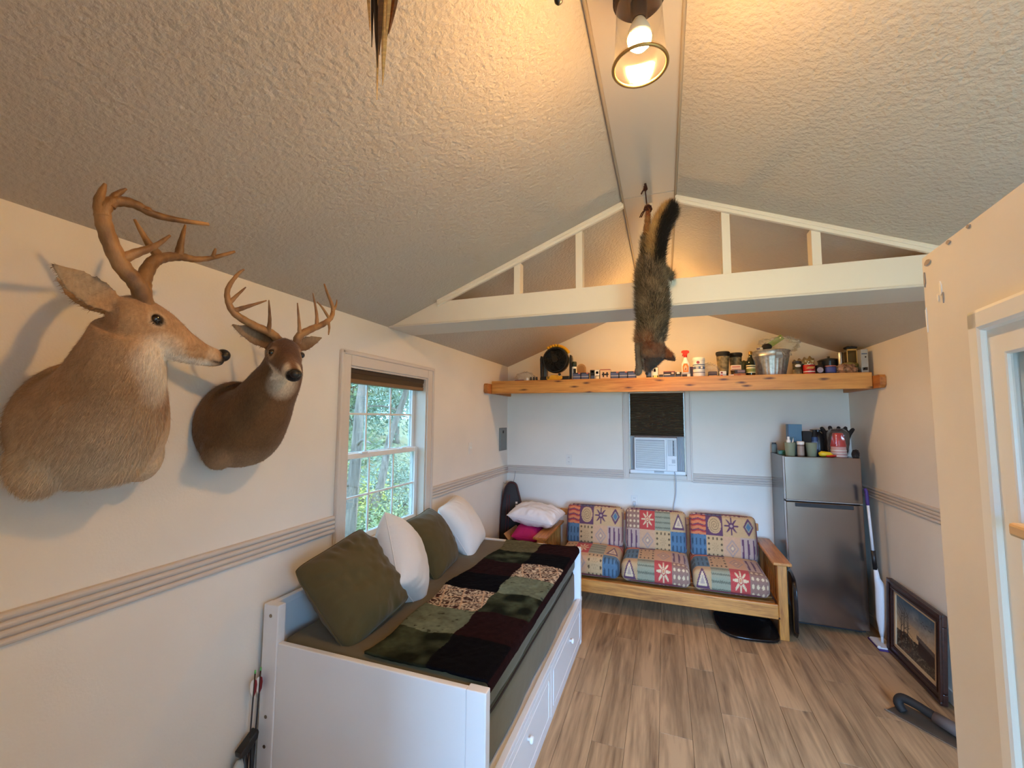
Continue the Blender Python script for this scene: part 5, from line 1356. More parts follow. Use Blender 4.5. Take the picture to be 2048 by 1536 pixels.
# gloves
M_glove = mat('black_fleece', (.016, .013, .012), .85, bump=(60, .3, .004), var=(10, .4))
o = item('work_gloves', 'pair of black work gloves piled behind the red cups', 'gloves', 1.505, 4.79, FZ)
P, fs, rest = rounded_box(.10, .05, .12, .045, (20, 12, 20)); P = P*(1+.25*(vnoise(P*14, 50)-.5))[:, None]; P[:, 2] += .118; P[:, 2] = np.maximum(P[:, 2], 0)
link('palm', mesh_from('palm', P, fs), M_glove, o, True)
for i, (xx, zz, ln) in enumerate(((-.10, .20, .08), (-.05, .215, .075), (.005, .205, .085), (.045, .20, .09), (.085, .185, .09))):
    q = crom([(xx, -.01, zz-.06), (xx+.01, -.02, zz), (xx+.012*i-.01, -.025, zz+ln*.55), (xx+.018*i-.02, -.03, zz+ln*.7)], 5)
    MB().tube(q, interp_list([.018, .019, .017, .009], len(q)), 10).build('finger', M_glove, o, True)
crumple('dark crumpled knit hat at the right edge of the refrigerator top', 1.556, 4.515, FZ, .024, .028, .035, M_glove, 52, name='knit_beanie', cat='hat')

# ================================================================== spray mop beside the refrigerator
mp_ = thing('spray_mop', 'white spray mop with a purple pad leaning beside the refrigerator', 'mop', (1.612, 4.36, 0))
M_mopw = mat('mop_white', (.72, .74, .78), .35); M_purp = cmat('mop_purple', 66, 40, 110)
bx(-.065, .06, -.11, .10, .0, .012).build('pad', M_purp, mp_, bevel=.004)
MB().prism([(-.06, .012), (.055, .012), (.045, .024), (-.05, .024)], 'Y', -.10, .09).build('head', M_mopw, mp_, bevel=.004)
MB().sphere((-.058, -.09, .022), .013, 10, 8).build('corner_clip', M_mopw, mp_, True)
MB().tube([(0, 0, .02), (0, 0, .10)], .012, 10).build('joint', M_mopw, mp_, True)
MB().ell_loft([(0, 0, .07), (0, 0, .10), (.004, 0, .15), (.012, 0, .20), (.014, 0, .38), (.010, 0, .45), (-.012, 0, .52), (-.018, 0, .60)], [.012, .02, .03, .045, .045, .04, .02, .014], [.012, .02, .03, .035, .035, .03, .02, .014], 18, (0, 1, 0)).build('tank', M_mopw, mp_, True)
MB().tube([(-.020, 0, .59), (-.028, .0, .74)], .016, 12).build('grip_sleeve', BLACK, mp_, True)
MB().tube([(-.028, 0, .72), (-.042, .01, 1.13)], .010, 10).build('pole', M_mopw, mp_, True)
MB().tube(crom([(-.042, .01, 1.10), (-.046, .01, 1.2), (-.055, .012, 1.235)], 5), .013, 10).build('handle', M_purp, mp_, True)

# ================================================================== framed painting leaning on the right wall
pf = thing('framed_painting', 'dark-framed winter dusk landscape painting leaning on the right wall', 'painting', (1.640, 3.935, .0), (0, 0, 0))
tilt = math.radians(2.6)
# local: y along the wall, z up, x towards the wall; leaned by rotating parts about y
PWd, PHt = .70, .56
def pbox(name, y0, y1, z0, z1, x0, x1, mm, bev=.004, par=pf):
    c = ((x0+x1)/2, (y0+y1)/2, (z0+z1)/2); R_ = Matrix.Rotation(tilt, 3, 'Y')
    c2 = R_ @ Vector(c)
    return MB().obox(c2, (x1-x0, y1-y0, z1-z0), R_).build(name, mm, par, bevel=bev)
M_fr = wood_mat('walnut_frame', S(30, 15, 12), S(60, 32, 24), 'Y', .35, False, 2, coat=.2)
M_liner = mat('linen_liner', S(196, 172, 138), .8, bump=(300, .2, .001))
hw = PWd/2; fwid = .075
for (y0, y1, z0, z1) in ((-hw, hw, 0.004, fwid), (-hw, hw, PHt-fwid, PHt), (-hw, -hw+fwid, fwid, PHt-fwid), (hw-fwid, hw, fwid, PHt-fwid)):
    pbox('frame_rail', y0, y1, z0, z1, -.022, .006, M_fr, .006)
for (k, dpt, wd) in ((0.0, -.036, .026), (.052, -.028, .012)):
    for (y0, y1, z0, z1) in ((-hw+k, hw-k, .004+k, k+wd), (-hw+k, hw-k, PHt-k-wd, PHt-k), (-hw+k, -hw+k+wd, k+wd, PHt-k-wd), (hw-k-wd, hw-k, k+wd, PHt-k-wd)):
        pbox('frame_moulding', y0, y1, z0, z1, dpt, -.02, M_fr, .005)
lw = .022
for (y0, y1, z0, z1) in ((-hw+fwid, hw-fwid, fwid, fwid+lw), (-hw+fwid, hw-fwid, PHt-fwid-lw*.6, PHt-fwid), (-hw+fwid, -hw+fwid+lw, fwid, PHt-fwid), (hw-fwid-lw, hw-fwid, fwid, PHt-fwid)):
    pbox('liner', y0, y1, z0, z1, -.016, .002, M_liner, .002)
def canvas():
    ny, nz = 150, 110; a0 = fwid+lw; w = PWd-2*a0; h = PHt-2*a0+.01
    A, B = np.meshgrid(np.linspace(0, 1, ny), np.linspace(0, 1, nz)); a = A.ravel(); b = B.ravel()
    # a = 0 is far from the camera (picture left)
    R_ = np.array(Matrix.Rotation(tilt, 3, 'Y'))
    P = np.stack([np.full_like(a, -.008), hw-a0-a*w, a0-.004+b*h], 1) @ R_.T
    q = np.stack([a*7, b*7, a*0], 1); n1 = vnoise(q, 60); n2 = vnoise(q*3+4, 61); n3 = vnoise(q*9, 62)
    def C(*c): return np.array(S(*c))
    t_ = np.clip((b-.38)/.6, 0, 1)[:, None]
    sky = C(214, 186, 140)*(1-t_)**1.5*1.0+C(58, 92, 120)*(1-(1-t_)**1.5)
    cl = np.clip((n1*.6+n2*.4-.5)*4, 0, 1)[:, None]*np.clip(1-np.abs(b-.62)*2.6, 0, 1)[:, None]
    col = sky*(1-.55*cl)+C(190, 190, 180)*.55*cl; col = col*(.88+.24*n3)[:, None]
    col = np.where(((a > .35) & (a < .6) & (b < .62) & (b > .35))[:, None], col*.75+C(226, 176, 110)*.25, col)
    ground = b < .34+.05*np.sin(a*5)+.05*(n1-.5)
    gcol = C(60, 52, 42)*(.4+1.1*n2)[:, None]; gcol = np.where((n3 > .72)[:, None], C(150, 140, 124)*.7, gcol)
    col = np.where(ground[:, None], gcol, col)
    barn = (a > .58) & (a < .97) & (b < .46-.10*np.abs(a-.70)) & (b > .2); col = np.where(barn[:, None], C(44, 30, 26)*(.6+.8*n3)[:, None], col)
    roof = (a > .54) & (a < 1.0) & (b > .44-.16*(a-.62)) & (b < .52-.16*(a-.62)) ; col = np.where(roof[:, None], C(96, 86, 82), col)
    wheel = np.abs(np.hypot((a-.26)*1.25, b-.22)-.17) < .014; col = np.where(wheel[:, None], C(96, 66, 46), col)
    def line(x0, z0, x1, z1, wd):
        dx, dz = x1-x0, z1-z0; t = np.clip(((a-x0)*dx+(b-z0)*dz)/(dx*dx+dz*dz), 0, 1); return np.hypot(a-x0-t*dx, b-z0-t*dz) < wd*(1.2-t)
    r = random.Random(5)
    for bx_, top in ((.20, .86), (.30, .80), (.12, .74)):
        col = np.where(line(bx_, .28, bx_+.03, top, .012)[:, None], C(40, 30, 26), col)
        for k in range(7):
            z = .45+k*.05; s_ = r.choice((-1, 1)); col = np.where(line(bx_+.015, z, bx_+.015+s_*r.uniform(.06, .18), z+r.uniform(.05, .16), .006)[:, None], C(44, 34, 30), col)
    for (fx2, fz2) in ((.30, .50), (.42, .42), (.52, .38)):
        col = np.where(line(fx2, .25, fx2, fz2, .008)[:, None], C(60, 46, 38), col)
    col = np.where((line(.3, .46, .56, .35, .005) | line(.3, .40, .56, .30, .005))[:, None], C(60, 46, 38), col)
    for k in range(9):
        bx2, bz2 = .66+.03*k, .80+.04*math.sin(k*1.7); col = np.where((np.abs(b-bz2-.6*np.abs(a-bx2)) < .006)[:, None] & (np.abs(a-bx2) < .016)[:, None], C(30, 36, 44), col)
    fs = [(j*ny+i, j*ny+i+1, (j+1)*ny+i+1, (j+1)*ny+i) for j in range(nz-1) for i in range(ny-1)]
    o = link('canvas', mesh_from('canvas', P, fs), vcol_mat('oil_paint', .4, (200, .2, .001), spec=.5), pf, False); vcol(o, col)
canvas()

# dark hand tool lying on a board, partly hidden by the door
dt = thing('hand_tool', 'dark curved-handle tool lying on a flat board on the floor by the door', 'tool', (1.47, 3.29, 0), (0, 0, math.radians(-50)))
M_tb = mat('tool_board', S(74, 62, 50), .7, var=(8, .2)); M_tg = mat('tool_grey', S(88, 78, 74), .7, bump=(80, .4, .003), var=(12, .2))
bx(-.23, .30, -.075, .085, 0, .014).build('board', M_tb, dt, bevel=.004)
bx(-.24, .30, -.085, -.078, .003, .012).build('board_edge', STEEL, dt, bevel=.001)
q = crom([(-.17, -.02, .02), (-.20, -.015, .055), (-.185, 0, .088), (-.12, .01, .085), (-.05, .012, .072), (.02, .012, .062)], 6)
MB().tube(q, interp_list([.022, .026, .026, .024, .026, .03], len(q)), 12).build('handle', mat('rubber_black', (.014, .012, .011), .7), dt, True)
MB().tube([(-.035, .012, .068), (.05, .012, .058), (.11, .012, .052)], [.032, .035, .034], 16).build('sleeve', M_tg, dt, True)
MB().tube([(.10, .012, .052), (.30, .012, .045)], [.038, .036], 16).build('barrel', MBLK, dt, True)
MB().tube([(.02, .07, .04), (.28, .075, .04)], .018, 10).build('side_rod', BLACK, dt, True)
MB().tube([(-.02, .062, .048), (.06, .067, .042)], .012, 10).build('metal_tip', STEEL, dt, True)

# ================================================================== arrows in a quiver by the daybed post
qv = thing('bow_quiver', 'black quiver hood with a pale grip standing by the daybed post', 'quiver', (-1.795, 1.505, 0))
MB().prism([(-.035, .325), (.05, .375), (.055, .36), (.05, .335), (.0, .30), (-.03, .30)], 'X', -.02, .02).build('hood', BLACK, qv, bevel=.005)
MB().tube([(0, .0, .31), (-.002, .012, .0)], .012, 10).build('stem', BLACK, qv, True)
MB().tube([(0, .035, .345), (.0, .045, .0)], .009, 10).build('stem', BLACK, qv, True)
MB().ell_loft([(0, -.025, .0), (0, -.03, .15), (0, -.03, .26), (0, -.022, .29)], [.012, .014, .014, .008], [.03, .032, .03, .012], 14, (0, 1, 0)).build('grip', mat('pale_grip', S(168, 178, 178), .5), qv, True)
def arrow(label, y, x, ztop):
    o = thing('arrow', label, 'arrow', (x, y, .0), (math.radians(-2.0), 0, 0))
    MB().tube([(0, 0, .02), (0, 0, ztop)], .0033, 8).build('shaft', mat('carbon_shaft', (.02, .012, .012), .35), o, True)
    MB().tube([(0, 0, ztop), (0, 0, ztop+.014)], [.0042, .0036], 8).build('nock', mat('green_nock', S(96, 190, 110), .35), o, True)
    for k, (c, nm) in enumerate((((170, 34, 66), 'vane_red'), ((226, 222, 214), 'vane_white'), ((130, 24, 40), 'vane_dark'))):
        a = 2*PI*k/3+2.2; ca, sa = math.cos(a), math.sin(a)
        pr = [(0.003, ztop-.10), (.014, ztop-.075), (.016, ztop-.045), (.012, ztop-.028), (.003, ztop-.025)]
        vs = [(d*ca-s_*sa*.0006, d*sa+s_*ca*.0006, z) for s_ in (-1, 1) for d, z in pr]
        MB().add(vs, [(0, 1, 2, 3, 4), (9, 8, 7, 6, 5)]+[(i, (i+1) % 5, (i+1) % 5+5, i+5) for i in range(5)]).build('fletching', mat(nm, S(*c), .5), o)
arrow('red and white fletched arrow farther from the daybed post', 1.512, -1.79, .625)
arrow('red and white fletched arrow touching the daybed post', 1.545, -1.795, .62)

# ================================================================== mounted animals
def fuse(mb, voxel, smooth_it=6, name='tmp'):
    """overlapping closed pieces -> one continuous smooth mesh"""
    me = mb.mesh(name); o = bpy.data.objects.new(name, me); COL.objects.link(o)
    md = o.modifiers.new('r', 'REMESH'); md.mode = 'VOXEL'; md.voxel_size = voxel
    ms = o.modifiers.new('s', 'SMOOTH'); ms.factor = .5; ms.iterations = smooth_it
    bpy.context.view_layer.update()
    dg = bpy.context.evaluated_depsgraph_get()
    out = bpy.data.meshes.new_from_object(o.evaluated_get(dg))
    bpy.data.objects.remove(o); bpy.data.meshes.remove(me)
    return out
def seg_d(P, a, b):
    a = np.array(a); b = np.array(b); d = b-a; t = np.clip(((P-a)@d)/(d@d), 0, 1); return np.linalg.norm(P-a-t[:, None]*d, axis=1), t
def mixc(c0, c1, k): k = np.clip(k, 0, 1)[:, None]; return c0*(1-k)+c1*k
def fur(name, me, parent, mm, n, length, width, flow, colfn, seed, mask=None, lift=.35, jitter=.35, droop=0.0):
    """short tapering hairs rooted on a mesh; flow(points)->direction, colfn(points)->colour"""
    r = np.random.default_rng(seed)
    me.calc_loop_triangles(); T = np.empty(len(me.loop_triangles)*3, np.int32); me.loop_triangles.foreach_get('vertices', T); T = T.reshape(-1, 3)
    C_ = coords(me); A, B, D = C_[T[:, 0]], C_[T[:, 1]], C_[T[:, 2]]
    N_ = np.cross(B-A, D-A); ar = np.linalg.norm(N_, axis=1); N_ = N_/np.maximum(ar, 1e-12)[:, None]
    w_ = ar.copy()
    if mask is not None: w_ *= mask((A+B+D)/3)
    i = r.choice(len(T), n, p=w_/w_.sum()); u = r.random((n, 2)); s_ = u.sum(1) > 1; u[s_] = 1-u[s_]
    p = A[i]+(B[i]-A[i])*u[:, :1]+(D[i]-A[i])*u[:, 1:]; nn = N_[i]
    fl = flow(p); fl = fl-nn*(fl*nn).sum(1)[:, None]; fl /= np.maximum(np.linalg.norm(fl, axis=1), 1e-6)[:, None]
    L_ = (length(p) if callable(length) else np.full(n, length))*r.uniform(.55, 1.25, n)
    d = fl*(1-lift)+nn*lift+r.normal(0, jitter, (n, 3))*.5; d /= np.linalg.norm(d, axis=1)[:, None]
    sd_ = np.cross(d, nn); sd_ /= np.maximum(np.linalg.norm(sd_, axis=1), 1e-6)[:, None]
    mid = p+d*L_[:, None]*.55; tip = p+d*L_[:, None]+fl*L_[:, None]*.15; tip[:, 2] -= droop*L_
    w2 = width
    root = p-nn*.002
    vs = np.stack([root-sd_*w2, root+sd_*w2, mid+sd_*w2*.7, mid-sd_*w2*.7, tip], 1).reshape(-1, 3)
    fs = []
    for k in range(n): o = 5*k; fs.append((o, o+1, o+2, o+3)); fs.append((o+3, o+2, o+4))
    m2 = bpy.data.meshes.new(name); m2.from_pydata(vs.tolist(), [], fs); m2.update()
    o = link(name, m2, mm, parent, True); o['kind'] = 'stuff'
    vcol(o, np.repeat(np.clip(colfn(p, r), 0, 1), 5, axis=0))
    return o
M_coat = vcol_mat('deer_coat', .85, (160, .6, .004), .12, var=.16, varscale=140, stretch=(1, 1, .5))
M_hair = vcol_mat('animal_hair', .75, None, .1)
M_antler = mat('antler_bone', S(120, 84, 50), .5, var=(18, .45), rgb2=S(168, 126, 80), bump=(70, .7, .005), stretch=(1, 1, .5))
M_eye = mat('glass_eye', (.008, .005, .004), .06, coat=.6)
M_nose = mat('wet_nose', (.012, .010, .010), .3, bump=(220, .5, .002))
def antler_mb(paths):
    m = MB()
    for pts, r0, r1 in paths:
        c = crom(pts, 7); n = len(c); m.tube(c, [(r0+(r1-r0)*(i/(n-1))**1.35)*(1+.05*math.sin(i*1.9)) for i in range(n)], 12)
    return m

def deer(name, label, base, body, head, ears, eyes, nose, antlers, colour, hair_n, hair_cfg, seed):
    o = thing(name, label, 'deer mount', base)
    B_ = Vector(base)
    def lc(p): return tuple(Vector(p)-B_)
    m = MB()
    cs, ra, rb = zip(*body); m.ell_loft([lc(c) for c in crom(cs, 4)], interp_list(ra, len(crom(cs, 4))), interp_list(rb, len(crom(cs, 4))), 32)
    cs, ra, rb = zip(*head); cc = crom(cs, 4)
    def ip(v): return list(np.interp(np.arange(len(cc)), np.arange(len(v))*4, v))
    m.ell_loft([lc(c) for c in cc], ip(ra), ip(rb), 28)
    for lump, r, sc in hair_cfg.get('lumps', []): m.sphere(lc(lump), r, 18, 12, sc)
    for (b0, t0, nrm, w) in ears:
        b0, t0, nrm = Vector(b0), Vector(t0), Vector(nrm).normalized()
        d = t0-b0; k = 9; pts = []; wa = [.45, .72, .95, 1.0, .98, .86, .66, .38, .10]
        for i in range(k): pts.append(b0+d*(i/(k-1))-nrm*.012*math.sin(PI*i/(k-1)))
        lat = d.cross(nrm).normalized()
        secs = []
        for i, p in enumerate(pts):
            q = []
            for j in range(16):
                a = 2*PI*j/16; ca, sa = math.cos(a), math.sin(a)
                cup = (ca*ca)*.35*w*wa[i]                     # edges curl forward: a cupped ear
                q.append(lc(p+lat*ca*w*wa[i]+nrm*(sa*.0075+cup-.012)))
            secs.append(q)
        m.loft(secs)
    me = fuse(m, .0062, 5)
    body_o = link('body', me, M_coat, o, True)
    P = coords(me)+np.array(base); vcol(body_o, colour(P))
    for e, r in eyes: 
        eo = MB().sphere(lc(e), r, 18, 12).build('eye', M_eye, o, True)
    m = MB()
    for c, r, sc in nose: m.sphere(lc(c), r, 16, 10, sc)
    m.build('nose', M_nose, o, True)
    for a_ in antlers: antler_mb([([lc(p) for p in pts], r0, r1) for pts, r0, r1 in a_]).build('antler', M_antler, o, True)
    flow = hair_cfg['flow']
    fur('coat_hair', me, o, M_hair, hair_n, hair_cfg['len'], .0008, lambda p: flow(p+np.array(base)), lambda p, r: colour(p+np.array(base))*r.uniform(.75, 1.25, (len(p), 1)), seed, lift=.22, jitter=.25, mask=lambda p: hair_cfg['mask'](p+np.array(base)))
    return o

BRN1, PALE1, WHT1, DRK1, INK = [np.array(S(*c)) for c in ((166, 131, 95), (208, 188, 160), (232, 220, 200), (112, 80, 54), (18, 14, 13))]
# --- deer 1: large buck, head turned along the wall
base1 = (-1.843, .86, 1.77)
def col1(P):
    n1 = vnoise(P*16, 70); n2 = vnoise(P*60, 71)
    c = np.tile(BRN1, (len(P), 1))*(.85+.3*n1)[:, None]
    low = np.clip((1.86-P[:, 2])/.22, 0, 1)*np.clip((P[:, 0]+1.83)/.10, 0, 1); c = mixc(c, PALE1, low*.85)
    # throat patch and lower jaw
    d, t = seg_d(P, (-1.47, .845, 1.90), (-1.40, .81, 1.975)); c = mixc(c, WHT1, np.clip((.085-d)/.05, 0, 1)*.9)
    d, t = seg_d(P, (-1.405, .80, 1.975), (-1.385, .93, 1.968)); c = mixc(c, WHT1, np.clip((.030-d)/.012, 0, 1)*.9)
    # crown and bridge of the nose darker
    d, t = seg_d(P, (-1.42, .76, 2.145), (-1.39, .94, 2.02)); c = mixc(c, DRK1, np.clip((.03-d)/.02, 0, 1)*.7)
    # muzzle: pale band then dark nose
    d, t = seg_d(P, (-1.385, .945, 1.995), (-1.385, .955, 1.99)); c = mixc(c, WHT1, np.clip((.035-d)/.015, 0, 1)*.75)
    d = np.linalg.norm(P-np.array((-1.38, .992, 1.992)), axis=1); c = mixc(c, INK, np.clip((.036-d)/.008, 0, 1))
    d, t = seg_d(P, (-1.352, .915, 1.974), (-1.36, .985, 1.972)); c = mixc(c, INK*2, np.clip((.007-d)/.004, 0, 1)*.9)
    # eye ring
    d = np.linalg.norm(P-np.array((-1.352, .785, 2.073)), axis=1); c = mixc(c, PALE1, np.clip((.030-d)/.012, 0, 1)*.45); c = mixc(c, INK*1.5, np.clip((.021-d)/.006, 0, 1))
    # ear: pale inner face
    d, t = seg_d(P, (-1.41, .70, 2.10), (-1.435, .590, 2.182)); c = mixc(c, np.array(S(160, 142, 116)), np.clip((.055-d)/.02, 0, 1)*np.clip(t*4-.3, 0, 1)*.8)
    c = mixc(c, INK*2, np.clip((.02-np.linalg.norm(P-np.array((-1.44, .585, 2.186)), axis=1))/.012, 0, 1))
    return c*(.9+.2*n2)[:, None]
body1 = [((-1.845, .865, 1.775), .175, .205), ((-1.80, .862, 1.772), .192, .212), ((-1.72, .845, 1.775), .192, .205), ((-1.63, .820, 1.825), .160, .165), ((-1.545, .795, 1.905), .122, .132), ((-1.475, .775, 1.99), .096, .108), ((-1.44, .762, 2.05), .078, .088)]
head1 = [((-1.432, .715, 2.062), .046, .058), ((-1.428, .745, 2.062), .066, .080), ((-1.42, .785, 2.056), .068, .080), ((-1.412, .825, 2.042), .058, .069), ((-1.40, .88, 2.015), .042, .050), ((-1.390, .935, 1.996), .034, .036), ((-1.383, .972, 1.990), .031, .030), ((-1.38, .996, 1.988), .020, .020)]
ears1 = [((-1.405, .715, 2.095), (-1.438, .588, 2.184), (.80, -.35, .15), .042), ((-1.475, .735, 2.10), (-1.60, .66, 2.19), (.3, -.6, .5), .036)]
ant1 = [[([(-1.40, .775, 2.115), (-1.385, .745, 2.165), (-1.38, .702, 2.205), (-1.375, .665, 2.27), (-1.365, .645, 2.325), (-1.36, .662, 2.362), (-1.35, .700, 2.374), (-1.335, .745, 2.362), (-1.32, .80, 2.368), (-1.305, .873, 2.386)], .023, .005),
         ([(-1.365, .645, 2.315), (-1.365, .636, 2.355), (-1.363, .644, 2.402)], .017, .004), ([(-1.36, .655, 2.345), (-1.358, .664, 2.378), (-1.352, .684, 2.408)], .013, .003),
         ([(-1.38, .692, 2.215), (-1.365, .722, 2.245), (-1.345, .755, 2.275), (-1.325, .782, 2.316)], .015, .003), ([(-1.34, .728, 2.366), (-1.338, .728, 2.376)], .014, .009)],
        [([(-1.445, .785, 2.12), (-1.462, .80, 2.17), (-1.475, .808, 2.215), (-1.495, .838, 2.275), (-1.50, .872, 2.305), (-1.50, .920, 2.325), (-1.49, .96, 2.33), (-1.48, 1.01, 2.352), (-1.46, 1.075, 2.396)], .023, .005),
         ([(-1.50, .865, 2.30), (-1.515, .838, 2.335), (-1.52, .795, 2.40)], .016, .003), ([(-1.50, .915, 2.325), (-1.50, .918, 2.37), (-1.50, .928, 2.438)], .014, .003), ([(-1.478, 1.01, 2.352), (-1.478, 1.018, 2.388)], .008, .003)]]
deer('deer_mount', 'large buck head mount with its head turned in profile nearest the camera', base1, body1, head1, ears1, [((-1.361, .782, 2.074), .0145), ((-1.476, .795, 2.074), .0145)], [((-1.378, .994, 2.000), .025, (1.15, .75, .85)), ((-1.360, .988, 1.996), .011, (1, 1.3, .8)), ((-1.400, .988, 1.996), .011, (1, 1.3, .8))], ant1, col1, 26000,
     dict(lumps=[((-1.74, .725, 1.66), .085, (1, .8, 1.25)), ((-1.76, .99, 1.665), .085, (1, .8, 1.2)), ((-1.68, .86, 1.655), .10, (1, 1.1, .8))], len=lambda p: .012+.012*np.clip((1.90-1.77-p[:, 2])/.2, 0, 1),
          flow=lambda P: np.stack([-.5+0*P[:, 0], -.2-.6*(P[:, 2] > 2.0), -1.0+.5*(P[:, 2] > 2.0)], 1), mask=lambda P: np.where(P[:, 1] > .93, .05, 1.0)*np.where(P[:, 2] > 2.02, .45, 1)), 1)

# --- deer 2: smaller buck looking out into the room
BRN2, PALE2, WHT2, DRK2 = [np.array(S(*c)) for c in ((106, 76, 48), (160, 130, 98), (220, 206, 184), (70, 44, 30))]
base2 = (-1.843, 1.37, 1.765)
hd0, hd1 = np.array((-1.50, 1.325, 2.065)), np.array((-1.265, 1.185, 1.955))
hdir = (hd1-hd0)/np.linalg.norm(hd1-hd0); hlat = np.array((-hdir[1], hdir[0], 0)); hlat /= np.linalg.norm(hlat); hup = np.cross(hdir, hlat); hup = hup if hup[2] > 0 else -hup
if hlat[1] < 0: hlat = -hlat
hl = np.linalg.norm(hd1-hd0)
def hp(s_, l, u): return tuple(hd0+hdir*hl*s_+hlat*l+hup*u)
def col2(P):
    n1 = vnoise(P*16, 80); n2 = vnoise(P*60, 81)
    c = np.tile(BRN2, (len(P), 1))*(.85+.3*n1)[:, None]
    low = np.clip((1.68-P[:, 2])/.10, 0, 1)*np.clip((P[:, 0]+1.80)/.08, 0, 1); c = mixc(c, PALE2, low)
    d, t = seg_d(P, (-1.455, 1.305, 1.925), (-1.41, 1.28, 1.965)); c = mixc(c, WHT2, np.clip((.066-d)/.045, 0, 1)*.8)
    q = P-hd0; s_ = q@hdir/hl; l = q@hlat; u = q@hup
    hz = (s_ > -.1) & (s_ < 1.1) & (np.abs(u) < .085) & (np.abs(l) < .09)
    c = mixc(c, DRK2, np.where(hz, np.clip((.045-np.abs(l))/.02, 0, 1)*np.clip((u-.0)/.02, 0, 1)*np.clip((.8-s_)/.2, 0, 1), 0)*.8)
    c = mixc(c, WHT2, np.where(hz, np.clip((s_-.76)/.08, 0, 1)*np.clip((np.abs(l)-.008)/.012, 0, 1), 0)*.75)
    c = mixc(c, WHT2, np.where(hz & (s_ > .35), np.clip((-u-.012)/.015, 0, 1), 0)*.8)
    c = mixc(c, INK, np.where(hz, np.clip((s_-.93)/.04, 0, 1), 0))
    for sg in (-1, 1):
        e = np.array(hp(.42, sg*.056, .028)); d = np.linalg.norm(P-e, axis=1); c = mixc(c, PALE2*1.2, np.clip((.032-d)/.012, 0, 1)*.8); c = mixc(c, INK*1.5, np.clip((.018-d)/.005, 0, 1))
    for a_, b_ in (((-1.455, 1.235, 2.095), (-1.475, 1.10, 2.135)), ((-1.42, 1.36, 2.095), (-1.41, 1.44, 2.150))):
        d, t = seg_d(P, a_, b_); c = mixc(c, np.array(S(150, 130, 104)), np.clip((.045-d)/.02, 0, 1)*np.clip(t*4-.4, 0, 1)*.7)
    return c*(.9+.2*n2)[:, None]
body2 = [((-1.845, 1.375, 1.77), .150, .185), ((-1.80, 1.372, 1.765), .165, .19), ((-1.72, 1.362, 1.765), .160, .18), ((-1.64, 1.350, 1.815), .132, .140), ((-1.565, 1.340, 1.895), .104, .108), ((-1.50, 1.33, 1.97), .084, .090), ((-1.475, 1.322, 2.03), .068, .076)]
head2 = [(hp(-.08, 0, 0), .040, .045), (hp(.08, 0, .004), .060, .064), (hp(.28, 0, .008), .066, .070), (hp(.45, 0, .004), .056, .060), (hp(.66, 0, -.004), .038, .042), (hp(.84, 0, -.008), .033, .032), (hp(.95, 0, -.010), .030, .027), (hp(1.02, 0, -.010), .016, .016)]
ears2 = [((-1.466, 1.272, 2.084), (-1.478, 1.098, 2.134), (.85, -.25, -.1), .034), ((-1.450, 1.345, 2.082), (-1.415, 1.470, 2.150), (.85, -.3, -.1), .032)]
ant2 = [[([(-1.455, 1.275, 2.105), (-1.45, 1.235, 2.125), (-1.46, 1.16, 2.145), (-1.475, 1.10, 2.175), (-1.475, 1.072, 2.215), (-1.47, 1.066, 2.26), (-1.45, 1.085, 2.315), (-1.44, 1.10, 2.336)], .017, .003),
         ([(-1.445, 1.218, 2.128), (-1.42, 1.20, 2.17), (-1.40, 1.175, 2.238)], .009, .002), ([(-1.472, 1.098, 2.185), (-1.44, 1.125, 2.205), (-1.40, 1.166, 2.234)], .010, .002), ([(-1.474, 1.075, 2.205), (-1.46, 1.09, 2.235), (-1.45, 1.118, 2.276)], .009, .002), ([(-1.472, 1.066, 2.25), (-1.462, 1.075, 2.285), (-1.45, 1.095, 2.33)], .007, .002)],
        [([(-1.43, 1.34, 2.105), (-1.42, 1.345, 2.135), (-1.41, 1.395, 2.172), (-1.40, 1.450, 2.205), (-1.40, 1.495, 2.245), (-1.40, 1.502, 2.29), (-1.388, 1.455, 2.34), (-1.38, 1.425, 2.375)], .017, .003),
         ([(-1.42, 1.345, 2.13), (-1.405, 1.325, 2.18), (-1.40, 1.307, 2.262)], .009, .002), ([(-1.405, 1.418, 2.185), (-1.40, 1.41, 2.24), (-1.40, 1.384, 2.325)], .009, .002), ([(-1.40, 1.485, 2.235), (-1.395, 1.44, 2.27), (-1.39, 1.40, 2.29)], .007, .002), ([(-1.40, 1.475, 2.23), (-1.39, 1.475, 2.195), (-1.38, 1.462, 2.158)], .007, .002), ([(-1.40, 1.50, 2.27), (-1.395, 1.515, 2.30), (-1.39, 1.515, 2.33)], .007, .002)]]
deer('deer_mount', 'smaller dark buck head mount facing out beside the window', base2, body2, head2, ears2, [(hp(.42, .053, .028), .0125), (hp(.42, -.053, .028), .0125)], [(hp(1.0, 0, -.002), .018, (1, 1, .8)), (hp(.97, .016, -.002), .010, (1, 1, 1)), (hp(.97, -.016, -.002), .010, (1, 1, 1))], ant2, col2, 18000,
     dict(lumps=[((-1.745, 1.27, 1.665), .075, (1, .8, 1.2)), ((-1.75, 1.47, 1.68), .07, (1, .8, 1.1)), ((-1.69, 1.37, 1.665), .085, (1, 1.1, .7))], len=lambda p: np.full(len(p), .011),
          flow=lambda P: np.stack([-.6+0*P[:, 0], 0*P[:, 0], -1.0+.5*(P[:, 2] > 2.0)], 1), mask=lambda P: np.where(P[:, 2] > 2.0, .4, 1.0)*np.where(P[:, 0] > -1.33, .05, 1)), 2)

